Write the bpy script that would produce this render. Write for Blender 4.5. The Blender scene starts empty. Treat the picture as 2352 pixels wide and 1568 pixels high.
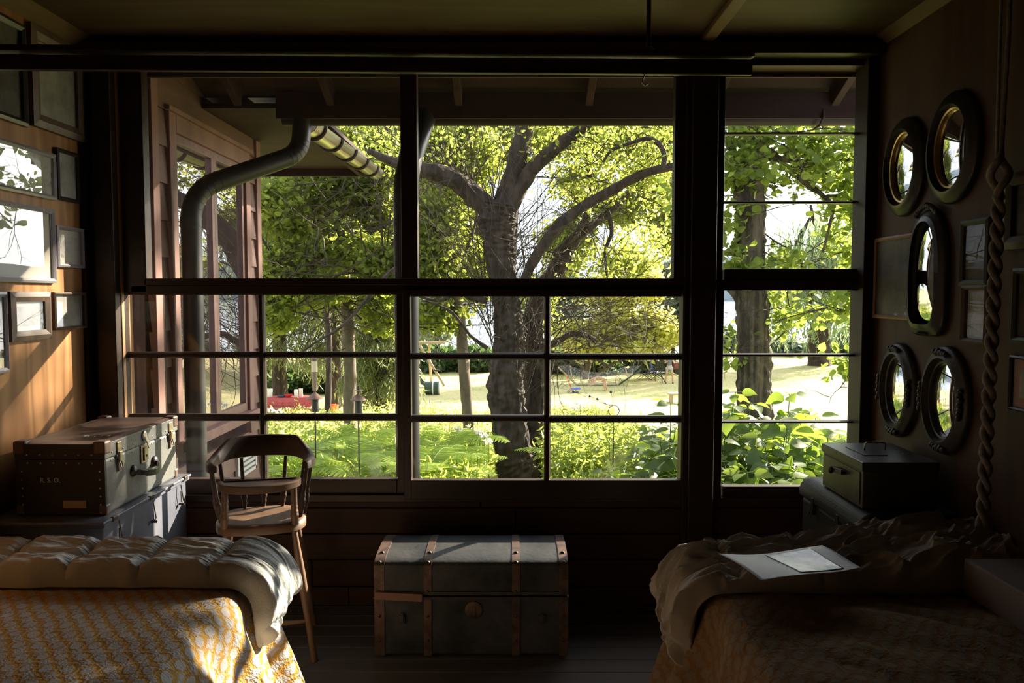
import bpy, bmesh, math, random
import numpy as np
from mathutils import Vector, Matrix, noise as mnoise
R = math.radians
sin, cos, pi = math.sin, math.cos, math.pi
random.seed(7)
rng = np.random.default_rng(11)
SC = bpy.context.scene
COL = SC.collection

# ------------------------------------------------------------------ camera
FPX = 1829.0            # focal length in pixels of the 2352x1568 frame
TILT = math.atan(109.0 / FPX)
CZ = 1.6
cam_d = bpy.data.cameras.new('camera'); cam = bpy.data.objects.new('camera', cam_d); COL.objects.link(cam)
cam.location = (0, 0, CZ); cam.rotation_euler = (pi / 2 - TILT, 0, 0)
cam_d.sensor_width = 36; cam_d.lens = FPX / 2352 * 36; cam_d.clip_end = 2000; cam_d.clip_start = .02
cam_d.dof.use_dof = True; cam_d.dof.focus_distance = 5.2; cam_d.dof.aperture_fstop = 9
SC.camera = cam

# ------------------------------------------------------------------ sky, sun, exposure
SUN_AZ, SUN_EL = R(45), R(23.7)
SUN_DIR = Vector((sin(SUN_AZ) * cos(SUN_EL), cos(SUN_AZ) * cos(SUN_EL), sin(SUN_EL)))
SKY_BASE, SKY_GLOW, SUN_W = 1.6, 9.0, 26.0
w = bpy.data.worlds.new('sky'); SC.world = w; w.use_nodes = True
nt = w.node_tree; nt.nodes.clear()
def N(t, **k):
    n = nt.nodes.new(t)
    for a, b in k.items(): setattr(n, a, b)
    return n
wo = N('ShaderNodeOutputWorld'); wb = N('ShaderNodeBackground'); tc = N('ShaderNodeTexCoord')
dp = N('ShaderNodeVectorMath', operation='DOT_PRODUCT')
glow_dir = Vector((sin(SUN_AZ), cos(SUN_AZ), .28)).normalized()
dp.inputs[1].default_value = glow_dir
nt.links.new(tc.outputs['Generated'], dp.inputs[0])
mx = N('ShaderNodeMath', operation='MAXIMUM'); mx.inputs[1].default_value = 0
nt.links.new(dp.outputs['Value'], mx.inputs[0])
pw = N('ShaderNodeMath', operation='POWER'); pw.inputs[1].default_value = 9
nt.links.new(mx.outputs[0], pw.inputs[0])
ma = N('ShaderNodeMath', operation='MULTIPLY_ADD'); ma.inputs[1].default_value = SKY_GLOW; ma.inputs[2].default_value = SKY_BASE
nt.links.new(pw.outputs[0], ma.inputs[0]); nt.links.new(ma.outputs[0], wb.inputs['Strength'])
cm = N('ShaderNodeMix', data_type='RGBA'); cm.inputs[6].default_value = (.86, .93, 1, 1); cm.inputs[7].default_value = (1, .96, .9, 1)
nt.links.new(pw.outputs[0], cm.inputs[0]); nt.links.new(cm.outputs[2], wb.inputs['Color'])
nt.links.new(wb.outputs[0], wo.inputs[0])
sd = bpy.data.lights.new('sun', 'SUN'); sd.energy = SUN_W; sd.angle = R(.7); sd.color = (1, .86, .66)
so = bpy.data.objects.new('sun', sd); COL.objects.link(so); so.rotation_euler = SUN_DIR.to_track_quat('Z', 'Y').to_euler()
so.location = (20, 18, 22)
SC.view_settings.view_transform = 'Standard'; SC.view_settings.look = 'None'
SC.view_settings.exposure = 0.0; SC.view_settings.gamma = 1; SC.view_settings.use_curve_mapping = False
cy = SC.cycles
cy.max_bounces = 8; cy.diffuse_bounces = 5; cy.glossy_bounces = 4; cy.transmission_bounces = 6; cy.transparent_max_bounces = 24
cy.use_denoising = True; cy.sample_clamp_indirect = 6; cy.caustics_reflective = False; cy.caustics_refractive = False

# ------------------------------------------------------------------ pixel helpers: a ray of the photo met with a real plane
FW = Vector((0, cos(TILT), -sin(TILT))); UP = Vector((0, sin(TILT), cos(TILT)))
def ray(px, py): return FW + Vector(((px - 1176) / FPX, 0, 0)) + UP * (-(py - 784) / FPX)
def at(px, py, Y): d = ray(px, py); return Vector((0, 0, CZ)) + d * (Y / d.y)
def onx(px, py, X): d = ray(px, py); return Vector((0, 0, CZ)) + d * (X / d.x)
def onz(px, py, Z): d = ray(px, py); return Vector((0, 0, CZ)) + d * ((Z - CZ) / d.z)

# ------------------------------------------------------------------ scene helpers
ORG = {}
def tag(o, label=None, cat=None, group=None, kind=None):
    if label: o['label'] = label
    if cat: o['category'] = cat
    if group: o['group'] = group
    if kind: o['kind'] = kind
    return o
def thing(name, label, cat, loc=(0, 0, 0), rotz=0, group=None, kind=None):
    o = bpy.data.objects.new(name, None); COL.objects.link(o); o.location = loc; o.rotation_euler = (0, 0, rotz)
    o.empty_display_size = .1
    ORG[o.name] = Vector(loc) if rotz == 0 else Vector((0, 0, 0))
    return tag(o, label, cat, group, kind)
def copy_tree(o, parent=None):
    c = o.copy(); COL.objects.link(c); c.parent = parent
    if o.name in ORG: ORG[c.name] = ORG[o.name]
    for ch in [x for x in bpy.data.objects if x.parent == o]: copy_tree(ch, c)
    return c
class MB:
    def __init__(s): s.v = []; s.f = []; s.m = []; s.uv = None; s.mi = 0
    def add(s, vs, fs):
        b = len(s.v); s.v += [tuple(v) for v in vs]; s.f += [tuple(i + b for i in f) for f in fs]; s.m += [s.mi] * len(fs); return s
    def box(s, x0, x1, y0, y1, z0, z1):
        vs = [(x, y, z) for z in (z0, z1) for y in (y0, y1) for x in (x0, x1)]
        return s.add(vs, [(0, 2, 3, 1), (4, 5, 7, 6), (0, 1, 5, 4), (2, 6, 7, 3), (0, 4, 6, 2), (1, 3, 7, 5)])
    def bar(s, a, b, w, h, up=(0, 0, 1)):
        a = Vector(a); b = Vector(b); d = (b - a).normalized(); up = Vector(up)
        sd = d.cross(up)
        if sd.length < 1e-4: sd = d.cross(Vector((1, 0, 0)))
        sd.normalize(); u = sd.cross(d)
        vs = [p + sd * (i * w / 2) + u * (j * h / 2) for p in (a, b) for i, j in ((-1, -1), (1, -1), (1, 1), (-1, 1))]
        return s.add(vs, [(3, 2, 1, 0), (4, 5, 6, 7), (0, 1, 5, 4), (1, 2, 6, 5), (2, 3, 7, 6), (3, 0, 4, 7)])
    def tube(s, pts, rad, n=8, rough=0, cap=True, freq=3., ridge=.15, rz=.05):
        pts = [Vector(p) for p in pts]; k = len(pts)
        if not hasattr(rad, '__len__'): rad = [rad] * k
        t = (pts[1] - pts[0]).normalized(); ref = Vector((0, 0, 1)) if abs(t.z) < .9 else Vector((1, 0, 0))
        u = t.cross(ref).normalized(); vs = []
        for i in range(k):
            t = (pts[min(i + 1, k - 1)] - pts[max(i - 1, 0)])
            if t.length < 1e-9: t = Vector((0, 0, 1))
            t.normalize(); u = (u - t * u.dot(t)).normalized(); w_ = t.cross(u)
            for j in range(n):
                a = 2 * pi * j / n; r = rad[i]
                dv = u * cos(a) + w_ * sin(a)
                if rough: r *= 1 + rough * mnoise.noise(Vector((cos(a) * 2.2, sin(a) * 2.2, i * .35)) * freq / 3 + pts[i] * .7)
                if rough and n > 30: r *= 1 + ridge * (abs(mnoise.noise(Vector((cos(a) * 7, sin(a) * 7, i * rz)))) - .2) + ridge * .25 * mnoise.noise(Vector((cos(a) * 15, sin(a) * 15, i * rz * 1.2)))
                vs.append(pts[i] + dv * r)
        fs = [(i * n + j, i * n + (j + 1) % n, (i + 1) * n + (j + 1) % n, (i + 1) * n + j) for i in range(k - 1) for j in range(n)]
        if cap: fs += [tuple(range(n))[::-1], tuple((k - 1) * n + j for j in range(n))]
        return s.add(vs, fs)
    def lathe(s, c, prof, n=20, axis='z', sx=1, sy=1):
        c = Vector(c); vs = []
        for r, h in prof:
            for j in range(n):
                a = 2 * pi * j / n; x, y = r * cos(a) * sx, r * sin(a) * sy
                vs.append(c + (Vector((x, y, h)) if axis == 'z' else Vector((h, x, y)) if axis == 'x' else Vector((x, h, y))))
        k = len(prof)
        fs = [(i * n + j, i * n + (j + 1) % n, (i + 1) * n + (j + 1) % n, (i + 1) * n + j) for i in range(k - 1) for j in range(n)]
        fs += [tuple(range(n))[::-1], tuple((k - 1) * n + j for j in range(n))]
        return s.add(vs, fs)
    def prism(s, poly, axis, a, b):
        k = len(poly)
        def P(p, h): return (h, p[0], p[1]) if axis == 'x' else (p[0], h, p[1]) if axis == 'y' else (p[0], p[1], h)
        vs = [P(p, a) for p in poly] + [P(p, b) for p in poly]
        return s.add(vs, [tuple(range(k))[::-1], tuple(range(k, 2 * k))] + [(i, (i + 1) % k, k + (i + 1) % k, k + i) for i in range(k)])
    def build(s, name, mat, parent=None, smooth=False, bevel=0, fix=True):
        if parent is not None: org = ORG.get(parent.name, Vector((0, 0, 0)))
        else:
            a = np.array(s.v); org = Vector(((a[:, 0].min() + a[:, 0].max()) / 2, (a[:, 1].min() + a[:, 1].max()) / 2, a[:, 2].min()))
        me = bpy.data.meshes.new(name)
        me.from_pydata([(x - org.x, y - org.y, z - org.z) for x, y, z in s.v], [], s.f)
        for m in (mat if isinstance(mat, (list, tuple)) else [mat]): me.materials.append(m)
        if s.mi or any(s.m): me.polygons.foreach_set('material_index', s.m)
        if fix:
            bm = bmesh.new(); bm.from_mesh(me); bmesh.ops.recalc_face_normals(bm, faces=bm.faces); bm.to_mesh(me); bm.free()
        if s.uv is not None:
            uvl = me.uv_layers.new(name='UVMap'); li = np.zeros(len(me.loops), dtype=np.int32); me.loops.foreach_get('vertex_index', li)
            uvl.data.foreach_set('uv', np.asarray(s.uv, dtype=np.float32)[li].ravel())
        if smooth: me.polygons.foreach_set('use_smooth', [True] * len(me.polygons))
        o = bpy.data.objects.new(name, me); COL.objects.link(o)
        if parent is not None: o.parent = parent; ORG[o.name] = org.copy()
        else: o.location = org; ORG[o.name] = org.copy()
        if bevel:
            b = o.modifiers.new('bevel', 'BEVEL'); b.width = bevel; b.segments = 2; b.limit_method = 'ANGLE'; b.harden_normals = False
        if smooth: sharp(me)
        return o
def sharp(me, ang=50):
    try: me.set_sharp_from_angle(angle=R(ang))
    except Exception: pass
def npmesh(name, V, F4, mat, parent=None, smooth=True, uv=None):
    """V (n,3) F4 (m,k) numpy to an object"""
    V = np.asarray(V, dtype=np.float64); org = ORG[parent.name] if parent is not None else Vector((float(V[:, 0].mean()), float(V[:, 1].mean()), float(V[:, 2].min())))
    me = bpy.data.meshes.new(name); k = F4.shape[1]
    me.vertices.add(len(V)); me.vertices.foreach_set('co', (V - np.array(org)).astype(np.float32).ravel())
    me.loops.add(F4.size); me.loops.foreach_set('vertex_index', F4.astype(np.int32).ravel())
    me.polygons.add(len(F4)); me.polygons.foreach_set('loop_start', np.arange(0, F4.size, k, dtype=np.int32))
    if uv is not None:
        l = me.uv_layers.new(name='UVMap'); l.data.foreach_set('uv', uv[F4.ravel()].astype(np.float32).ravel())
    me.update(calc_edges=True); me.validate()
    me.polygons.foreach_set('use_smooth', [smooth] * len(me.polygons))
    me.materials.append(mat)
    o = bpy.data.objects.new(name, me); COL.objects.link(o)
    if parent is not None: o.parent = parent
    else: o.location = org
    ORG[o.name] = org.copy() if isinstance(org, Vector) else Vector(org)
    return o
def struct(o): o['kind'] = 'structure'; return o

# ------------------------------------------------------------------ materials
def newmat(name):
    m = bpy.data.materials.new(name); m.use_nodes = True; t = m.node_tree
    return m, t, t.nodes['Principled BSDF'], (lambda a, b: t.links.new(a, b))
def mat(name, c, rough=.6, metal=0, c2=None, scale=6, stretch=(1, 1, 1), bump=0, bscale=None, coat=0, detail=5, lo=.35, hi=.65, spec=.5, emis=None):
    m, t, p, L = newmat(name); nn = t.nodes.new
    p.inputs['Base Color'].default_value = (*c, 1); p.inputs['Roughness'].default_value = rough; p.inputs['Metallic'].default_value = metal
    p.inputs['Coat Weight'].default_value = coat; p.inputs['Specular IOR Level'].default_value = spec
    if c2 is not None or bump:
        tcn = nn('ShaderNodeTexCoord'); mp = nn('ShaderNodeMapping'); mp.inputs['Scale'].default_value = stretch
        L(tcn.outputs['Object'], mp.inputs[0])
        nz = nn('ShaderNodeTexNoise'); nz.inputs['Scale'].default_value = scale; nz.inputs['Detail'].default_value = detail; nz.inputs['Roughness'].default_value = .6
        L(mp.outputs[0], nz.inputs[0])
        if c2 is not None:
            r = nn('ShaderNodeValToRGB'); r.color_ramp.elements[0].position = lo; r.color_ramp.elements[1].position = hi
            r.color_ramp.elements[0].color = (*c, 1); r.color_ramp.elements[1].color = (*c2, 1)
            L(nz.outputs[0], r.inputs[0]); L(r.outputs[0], p.inputs['Base Color'])
        if bump:
            bp = nn('ShaderNodeBump'); bp.inputs['Strength'].default_value = bump; bp.inputs['Distance'].default_value = .01
            if bscale:
                n2 = nn('ShaderNodeTexNoise'); n2.inputs['Scale'].default_value = bscale; n2.inputs['Detail'].default_value = 4; L(mp.outputs[0], n2.inputs[0]); L(n2.outputs[0], bp.inputs['Height'])
            else: L(nz.outputs[0], bp.inputs['Height'])
            L(bp.outputs[0], p.inputs['Normal'])
    return m
def ply(name, cA, cB, cC, stretch=(1, 1, .12), scale=9, rough=.55, rings=1.):
    """plywood / plank face: stretched figure with cathedral rings"""
    m, t, p, L = newmat(name); nn = t.nodes.new
    tcn = nn('ShaderNodeTexCoord'); mp = nn('ShaderNodeMapping'); mp.inputs['Scale'].default_value = stretch; L(tcn.outputs['Object'], mp.inputs[0])
    nz = nn('ShaderNodeTexNoise'); nz.inputs['Scale'].default_value = scale * .45; nz.inputs['Detail'].default_value = 3; L(mp.outputs[0], nz.inputs[0])
    mu = nn('ShaderNodeMath'); mu.operation = 'MULTIPLY'; mu.inputs[1].default_value = 26 * rings; L(nz.outputs[0], mu.inputs[0])
    fr = nn('ShaderNodeMath'); fr.operation = 'PINGPONG'; fr.inputs[1].default_value = 1; L(mu.outputs[0], fr.inputs[0])
    n2 = nn('ShaderNodeTexNoise'); n2.inputs['Scale'].default_value = scale * 5; n2.inputs['Detail'].default_value = 5; L(mp.outputs[0], n2.inputs[0])
    r = nn('ShaderNodeValToRGB'); e = r.color_ramp.elements; e[0].position = .1; e[0].color = (*cA, 1); e[1].position = .9; e[1].color = (*cB, 1)
    L(fr.outputs[0], r.inputs[0])
    mxn = nn('ShaderNodeMix'); mxn.data_type = 'RGBA'; L(n2.outputs[0], mxn.inputs[0]); L(r.outputs[0], mxn.inputs[6]); mxn.inputs[7].default_value = (*cC, 1)
    L(mxn.outputs[2], p.inputs['Base Color']); p.inputs['Roughness'].default_value = rough; p.inputs['Specular IOR Level'].default_value = .22
    bp = nn('ShaderNodeBump'); bp.inputs['Strength'].default_value = .15; bp.inputs['Distance'].default_value = .004; L(n2.outputs[0], bp.inputs['Height']); L(bp.outputs[0], p.inputs['Normal'])
    return m
def leafmat(name, c, c2, ct, trans=.5, rough=.45, gloss=.35):
    m, t, p, L = newmat(name); nn = t.nodes.new
    g = nn('ShaderNodeNewGeometry'); r = nn('ShaderNodeValToRGB'); r.color_ramp.elements[0].color = (*c, 1); r.color_ramp.elements[1].color = (*c2, 1)
    L(g.outputs['Random Per Island'], r.inputs[0]); L(r.outputs[0], p.inputs['Base Color']); p.inputs['Roughness'].default_value = rough; p.inputs['Specular IOR Level'].default_value = gloss
    tr = nn('ShaderNodeBsdfTranslucent'); mxr = nn('ShaderNodeMix'); mxr.data_type = 'RGBA'; mxr.blend_type = 'MULTIPLY'; mxr.inputs[0].default_value = .35
    mxr.inputs[6].default_value = (*ct, 1); r2 = nn('ShaderNodeValToRGB'); r2.color_ramp.elements[0].color = (.7, .75, .6, 1); r2.color_ramp.elements[1].color = (1.0, .95, .7, 1)
    L(g.outputs['Random Per Island'], r2.inputs[0]); L(r2.outputs[0], mxr.inputs[7]); L(mxr.outputs[2], tr.inputs['Color'])
    ms = nn('ShaderNodeMixShader'); ms.inputs[0].default_value = trans; L(p.outputs[0], ms.inputs[1]); L(tr.outputs[0], ms.inputs[2])
    L(ms.outputs[0], t.nodes['Material Output'].inputs[0])
    return m
def panemat(name, ior=1.5, dust=.02, tint=(1, 1, 1), boost=1.0):
    m, t, p, L = newmat(name); nn = t.nodes.new; t.nodes.remove(p)
    tr = nn('ShaderNodeBsdfTransparent'); tr.inputs[0].default_value = (*tint, 1); gl = nn('ShaderNodeBsdfGlossy'); gl.inputs['Roughness'].default_value = .0
    fr = nn('ShaderNodeFresnel'); fr.inputs[0].default_value = ior; a = nn('ShaderNodeMixShader')
    mm = nn('ShaderNodeMath'); mm.operation = 'MULTIPLY'; mm.inputs[1].default_value = boost; mm.use_clamp = True
    gg = nn('ShaderNodeNewGeometry'); ff = nn('ShaderNodeMath'); ff.operation = 'SUBTRACT'; ff.inputs[0].default_value = 1; L(gg.outputs['Backfacing'], ff.inputs[1])
    m2 = nn('ShaderNodeMath'); m2.operation = 'MULTIPLY'; L(fr.outputs[0], mm.inputs[0]); L(mm.outputs[0], m2.inputs[0]); L(ff.outputs[0], m2.inputs[1])
    L(m2.outputs[0], a.inputs[0]); L(tr.outputs[0], a.inputs[1]); L(gl.outputs[0], a.inputs[2])
    df = nn('ShaderNodeBsdfDiffuse'); df.inputs[0].default_value = (.8, .78, .75, 1); b = nn('ShaderNodeMixShader')
    tcn = nn('ShaderNodeTexCoord'); nz = nn('ShaderNodeTexNoise'); nz.inputs['Scale'].default_value = 240; nz.inputs['Detail'].default_value = 2; L(tcn.outputs['Object'], nz.inputs[0])
    rr = nn('ShaderNodeMapRange'); rr.inputs[1].default_value = .62; rr.inputs[2].default_value = .8; rr.inputs[3].default_value = dust; rr.inputs[4].default_value = min(1, dust * 14)
    L(nz.outputs[0], rr.inputs[0]); L(rr.outputs[0], b.inputs[0]); L(a.outputs[0], b.inputs[1]); L(df.outputs[0], b.inputs[2])
    L(b.outputs[0], t.nodes['Material Output'].inputs[0])
    return m
M = {}
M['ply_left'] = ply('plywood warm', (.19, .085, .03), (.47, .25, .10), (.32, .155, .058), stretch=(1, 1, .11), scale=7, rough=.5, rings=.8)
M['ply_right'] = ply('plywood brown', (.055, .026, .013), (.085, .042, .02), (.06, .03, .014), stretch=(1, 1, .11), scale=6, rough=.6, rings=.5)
M['ceiling'] = ply('ceiling plywood', (.085, .055, .028), (.13, .088, .043), (.095, .062, .032), stretch=(.12, 1, 1), scale=7, rough=.6, rings=.5)
M['batten'] = ply('batten wood', (.15, .10, .05), (.21, .14, .07), (.17, .11, .055), stretch=(1, .1, 1), scale=12, rings=.3)
M['board'] = ply('dark red boards', (.038, .016, .011), (.056, .025, .015), (.042, .019, .012), stretch=(.10, 1, 1), scale=11, rough=.55, rings=.4)
M['darkwood'] = mat('stained dark timber', (.02, .011, .008), .45, c2=(.032, .018, .012), scale=9, stretch=(1, 1, .1), bump=.1, spec=.25)
M['darkwood_h'] = mat('stained dark rail', (.022, .012, .009), .4, c2=(.036, .02, .014), scale=9, stretch=(.1, 1, 1), bump=.1, spec=.3)
M['strip'] = mat('bare wood strip', (.30, .16, .07), .5, c2=(.42, .25, .11), scale=10, stretch=(1, 1, .1))
M['floor'] = ply('worn grey floor boards', (.065, .055, .05), (.10, .088, .08), (.07, .06, .054), stretch=(.1, 1, 1), scale=9, rough=.5, rings=.3)
M['rear'] = mat('shaded timber wall', (.022, .014, .010), .8, c2=(.03, .019, .013), stretch=(1, 1, .1))
M['pane'] = panemat('window glass', 1.5, .012)
M['pane_dusty'] = panemat('dusty window glass', 1.5, .03)
M['picglass_r'] = panemat('picture glass right wall', 1.5, .002, boost=.45)
M['picglass'] = panemat('picture glass', 1.62, .004, boost=1.9)
M['iron'] = mat('dark iron', (.05, .045, .04), .45, .8, c2=(.09, .07, .055), scale=40)
M['brass'] = mat('aged brass', (.40, .34, .23), .4, .9, c2=(.25, .20, .13), scale=60)
M['steel'] = mat('worn nickel', (.62, .58, .52), .35, .9, c2=(.35, .28, .2), scale=60)
M['siding'] = mat('brown painted siding', (.13, .075, .062), .6, c2=(.17, .10, .082), scale=3, stretch=(1, 1, 3), bump=.08, spec=.2)
M['siding_trim'] = mat('pinkish weathered trim', (.20, .11, .095), .6, c2=(.26, .15, .13), scale=6, stretch=(1, 1, .2), bump=.1, spec=.2)
M['eave'] = mat('brown eave boards', (.034, .019, .016), .7, c2=(.052, .031, .026), scale=5, stretch=(.2, 1, 1), spec=.12)
M['gutter_dark'] = mat('dark painted gutter', (.02, .014, .012), .45, c2=(.032, .022, .019), scale=8, spec=.25)
M['zinc'] = mat('galvanised steel', (.55, .53, .48), .22, 1, c2=(.42, .36, .28), scale=7, stretch=(1, .3, 1))
M['pipe'] = mat('black metal pipe', (.014, .015, .016), .42, .1, c2=(.022, .022, .023), scale=12, spec=.35)
M['bark'] = mat('furrowed bark', (.022, .015, .012), .9, c2=(.062, .044, .036), scale=9, stretch=(1, 1, .22), bump=1., bscale=22, detail=9, lo=.42, hi=.6)
M['bark_oak'] = mat('oak bark', (.03, .024, .017), .9, c2=(.11, .09, .062), scale=7, stretch=(2.2, 2.2, .16), bump=1., bscale=9, detail=6, lo=.42, hi=.58)
M['bark_pale'] = mat('pale smooth bark', (.09, .07, .052), .85, c2=(.17, .135, .10), scale=7, stretch=(1, 1, .4), bump=.4)
M['twig'] = mat('twig bark', (.05, .037, .03), .85)
M['leaf'] = leafmat('green leaf', (.075, .11, .022), (.17, .20, .045), (.58, .68, .13), .52)
M['leaf_yel'] = leafmat('yellow green leaf', (.36, .40, .09), (.54, .52, .15), (.95, .95, .34), .6)
M['leaf_oak'] = leafmat('oak leaf', (.08, .125, .025), (.17, .22, .045), (.38, .50, .09), .5)
M['leaf_dark'] = leafmat('dark shrub leaf', (.035, .075, .028), (.08, .13, .04), (.38, .54, .07), .45, .5, .3)
M['leaf_willow'] = leafmat('willow leaf', (.15, .22, .13), (.24, .32, .2), (.38, .5, .26), .4)
M['needle'] = leafmat('spruce needles', (.10, .14, .05), (.20, .24, .10), (.38, .42, .16), .35)
M['fern'] = leafmat('fern frond', (.13, .22, .03), (.27, .36, .07), (.54, .70, .12), .5)
M['hedge'] = leafmat('far hedge leaf', (.03, .06, .025), (.07, .12, .045), (.16, .27, .08), .35)
M['white_flower'] = leafmat('white petals', (.8, .8, .78), (.85, .8, .88), (.8, .8, .8), .3)
M['stem'] = mat('green stem', (.12, .2, .05), .6)

# ================================================================== the room
XL, XR, YW, ZC = -2.1, 1.8, 4.0, 2.845
def rect(l, t, r, b, Y):
    a = at(l, t, Y); c = at(l, b, Y); d = at(r, t, Y); e = at(r, b, Y)
    return (a.x + c.x) / 2, (d.x + e.x) / 2, (c.z + e.z) / 2, (a.z + d.z) / 2
def pxbox(m, l, t, r, b, Y0, Y1):
    x0, x1, z0, z1 = rect(l, t, r, b, Y0); m.box(x0, x1, Y0, Y1, z0, z1); return m
# floor of boards running across the view
m = MB(); y = -3.2; k = 0
while y < 4.12:
    m.box(XL - .1, XR + .1, y, min(y + .113, 4.12), -.06, 0.0); y += .118
m.box(XL - .1, XR + .1, -3.2, 4.12, -.12, -.03)
struct(m.build('floor', M['floor'], bevel=.003))
m = MB().box(XL - .1, XR + .1, -3.2, 4.15, ZC, ZC + .08); struct(m.build('ceiling', M['ceiling']))
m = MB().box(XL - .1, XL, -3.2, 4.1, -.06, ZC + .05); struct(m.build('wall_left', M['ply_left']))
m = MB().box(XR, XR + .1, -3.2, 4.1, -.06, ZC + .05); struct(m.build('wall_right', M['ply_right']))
m = MB().box(XL - .1, XR + .1, -3.3, -3.2, -.06, ZC + .05); struct(m.build('wall_rear', M['rear']))
# back wall: lapped horizontal boards below the windows, header boards above
zs = at(1176, 1143, YW).z
m = MB(); z = 0; zt = zs; hts = [.0, .165, .335, .50, zs]
edges = [0, .10, .24, .375, .51, zs]
for a, b in zip(edges[:-1], edges[1:]):
    off = random.uniform(0, .008); jx = random.uniform(-1.2, 1.2)
    m.box(XL - .1, jx - .002, YW + off, YW + .12, a + .004, b - .002); m.box(jx + .002, XR + .1, YW + off, YW + .12, a + .004, b - .002)
m.box(XL - .1, XR + .1, YW + .03, YW + .12, 0, zs)
ztop = at(1176, 150, YW).z
m.box(XL - .1, XR + .1, YW, YW + .14, ztop, ZC + .02)
struct(m.build('wall_back', M['board'], bevel=.004))
# trims: posts of the window wall
def post(name, l, r, Y0, Y1, matn, z0=0, z1=ZC, by=600, bevel=.004):
    x0 = at(l, by, Y0).x; x1 = at(r, by, Y0).x
    return struct(MB().box(x0, x1, Y0, Y1, z0, z1).build(name, M[matn], bevel=bevel))
post('trim_1', 218, 262, 3.93, 4.08, 'darkwood')
post('trim_2', 263, 277, 3.985, 4.10, 'strip')
struct(MB().box(XL, XL + .075, 3.965, 4.0, 0, ZC).box(XL, XL + .02, 3.90, 3.965, 0, ZC).build('trim_3', M['darkwood']))
post('trim_4', 1588, 1646, 3.94, 4.10, 'darkwood')
post('trim_5', 1573, 1590, 3.975, 4.10, 'darkwood')
post('trim_6', 1984, 2006, 3.95, 4.10, 'darkwood')
post('trim_7', 2006, 2012, 3.97, 4.10, 'strip', z0=.0)
# shelf-like head beam and ceiling trims
struct(MB().box(XL, XR, 3.9, YW, ztop + .03, ztop + .085).build('trim_8', M['darkwood_h'], bevel=.003))
struct(MB().box(.915, .975, -3.2, 3.99, ZC - .028, ZC).build('trim_9', M['batten'], bevel=.003))
struct(MB().prism([(XR, ZC - .045), (XR, ZC), (XR - .045, ZC)], 'y', -3.2, 3.99).build('trim_10', M['batten']))
struct(MB().prism([(XL, ZC - .06), (XL, ZC), (XL + .06, ZC)], 'y', -3.2, 3.99).build('trim_11', M['batten']))
# window sill lip
x0, x1, z0, z1 = rect(225, 1098, 1590, 1112, YW)
struct(MB().box(at(225, 1100, 4).x, at(1575, 1100, 4).x, 3.985, 4.03, zs - .02, zs + .02).build('trim_12', M['darkwood_h'], bevel=.004))

# ---- windows: each a thing of the setting with frame, muntins and panes
def window(name, frame, muntins, panes, Y=4.03, glass='pane', thick=.05):
    e = thing(name, None, None, kind='structure')
    m = MB()
    for b in frame: pxbox(m, *b, Y - thick / 2, Y + thick / 2)
    m.build('window_frame', M['darkwood_h'], e, bevel=.004)
    for b in muntins:
        m = MB(); x0, x1, z0, z1 = rect(*b, Y - .014)
        if x1 - x0 > z1 - z0:
            c = (z0 + z1) / 2; h = (z1 - z0) / 2
            m.prism([(Y - .018, c - h * .55), (Y - .018, c + h * .55), (Y - .006, c + h), (Y + .018, c + h), (Y + .018, c - h), (Y - .006, c - h)], 'x', x0, x1)
        else:
            c = (x0 + x1) / 2; h = (x1 - x0) / 2
            m.prism([(c - h * .55, Y - .0185), (c + h * .55, Y - .0185), (c + h, Y - .0065), (c + h, Y + .0185), (c - h, Y + .0185), (c - h, Y - .0065)], 'z', z0, z1)
        m.build('muntin', M['darkwood_h'], e)
    for b in panes:
        x0, x1, z0, z1 = rect(*b, Y); g = .004
        MB().box(x0 - g, x1 + g, Y - .0015, Y + .0015, z0 - g, z1 + g).build('glass_pane', M[glass], e)
    return e
window('window_1', [(277, 120, 330, 672), (330, 120, 1550, 150), (330, 639, 1550, 655), (1550, 120, 1574, 672), (920, 150, 958, 640), (300, 655, 1574, 674)], [],
       [(330, 150, 920, 639), (958, 150, 1550, 639)], Y=4.04, glass='pane_dusty', thick=.07)
c1, c2 = (283, 595), (609, 912)
window('window_2', [(278, 660, 292, 1145), (292, 660, 912, 677), (912, 660, 938, 1145), (292, 1100, 912, 1145)],
       [(595, 677, 609, 1100), (292, 808, 595, 822), (609, 808, 912, 822), (292, 951, 595, 967), (609, 951, 912, 967)],
       [(292, 677, 595, 808), (609, 677, 912, 808), (292, 822, 595, 951), (609, 822, 912, 951), (292, 967, 595, 1100), (609, 967, 912, 1100)], Y=4.035)
window('window_3', [(926, 664, 944, 1147), (944, 664, 1566, 681), (1566, 664, 1584, 1147), (944, 1103, 1566, 1147)],
       [(1250, 681, 1265, 1103), (944, 811, 1250, 826), (1265, 812, 1566, 827), (944, 954, 1250, 970), (1265, 955, 1566, 971)],
       [(944, 681, 1250, 811), (1265, 681, 1566, 812), (944, 826, 1250, 954), (1265, 827, 1566, 955), (944, 970, 1250, 1103), (1265, 971, 1566, 1103)], Y=4.005)
window('window_4', [(1646, 125, 1664, 667), (1664, 125, 1984, 152), (1664, 617, 1984, 642), (1980, 125, 1990, 667)],
       [(1664, 303, 1982, 309), (1664, 461, 1982, 467)],
       [(1664, 152, 1982, 303), (1664, 309, 1982, 461), (1664, 467, 1982, 617)], Y=4.055)
window('window_5', [(1642, 642, 1660, 1150), (1660, 642, 1976, 667), (1660, 1117, 1976, 1150), (1972, 642, 1990, 1150)],
       [(1658, 812, 1974, 819), (1658, 966, 1974, 972)],
       [(1660, 667, 1974, 812), (1660, 819, 1974, 966), (1660, 972, 1974, 1117)], Y=4.045)

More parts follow.
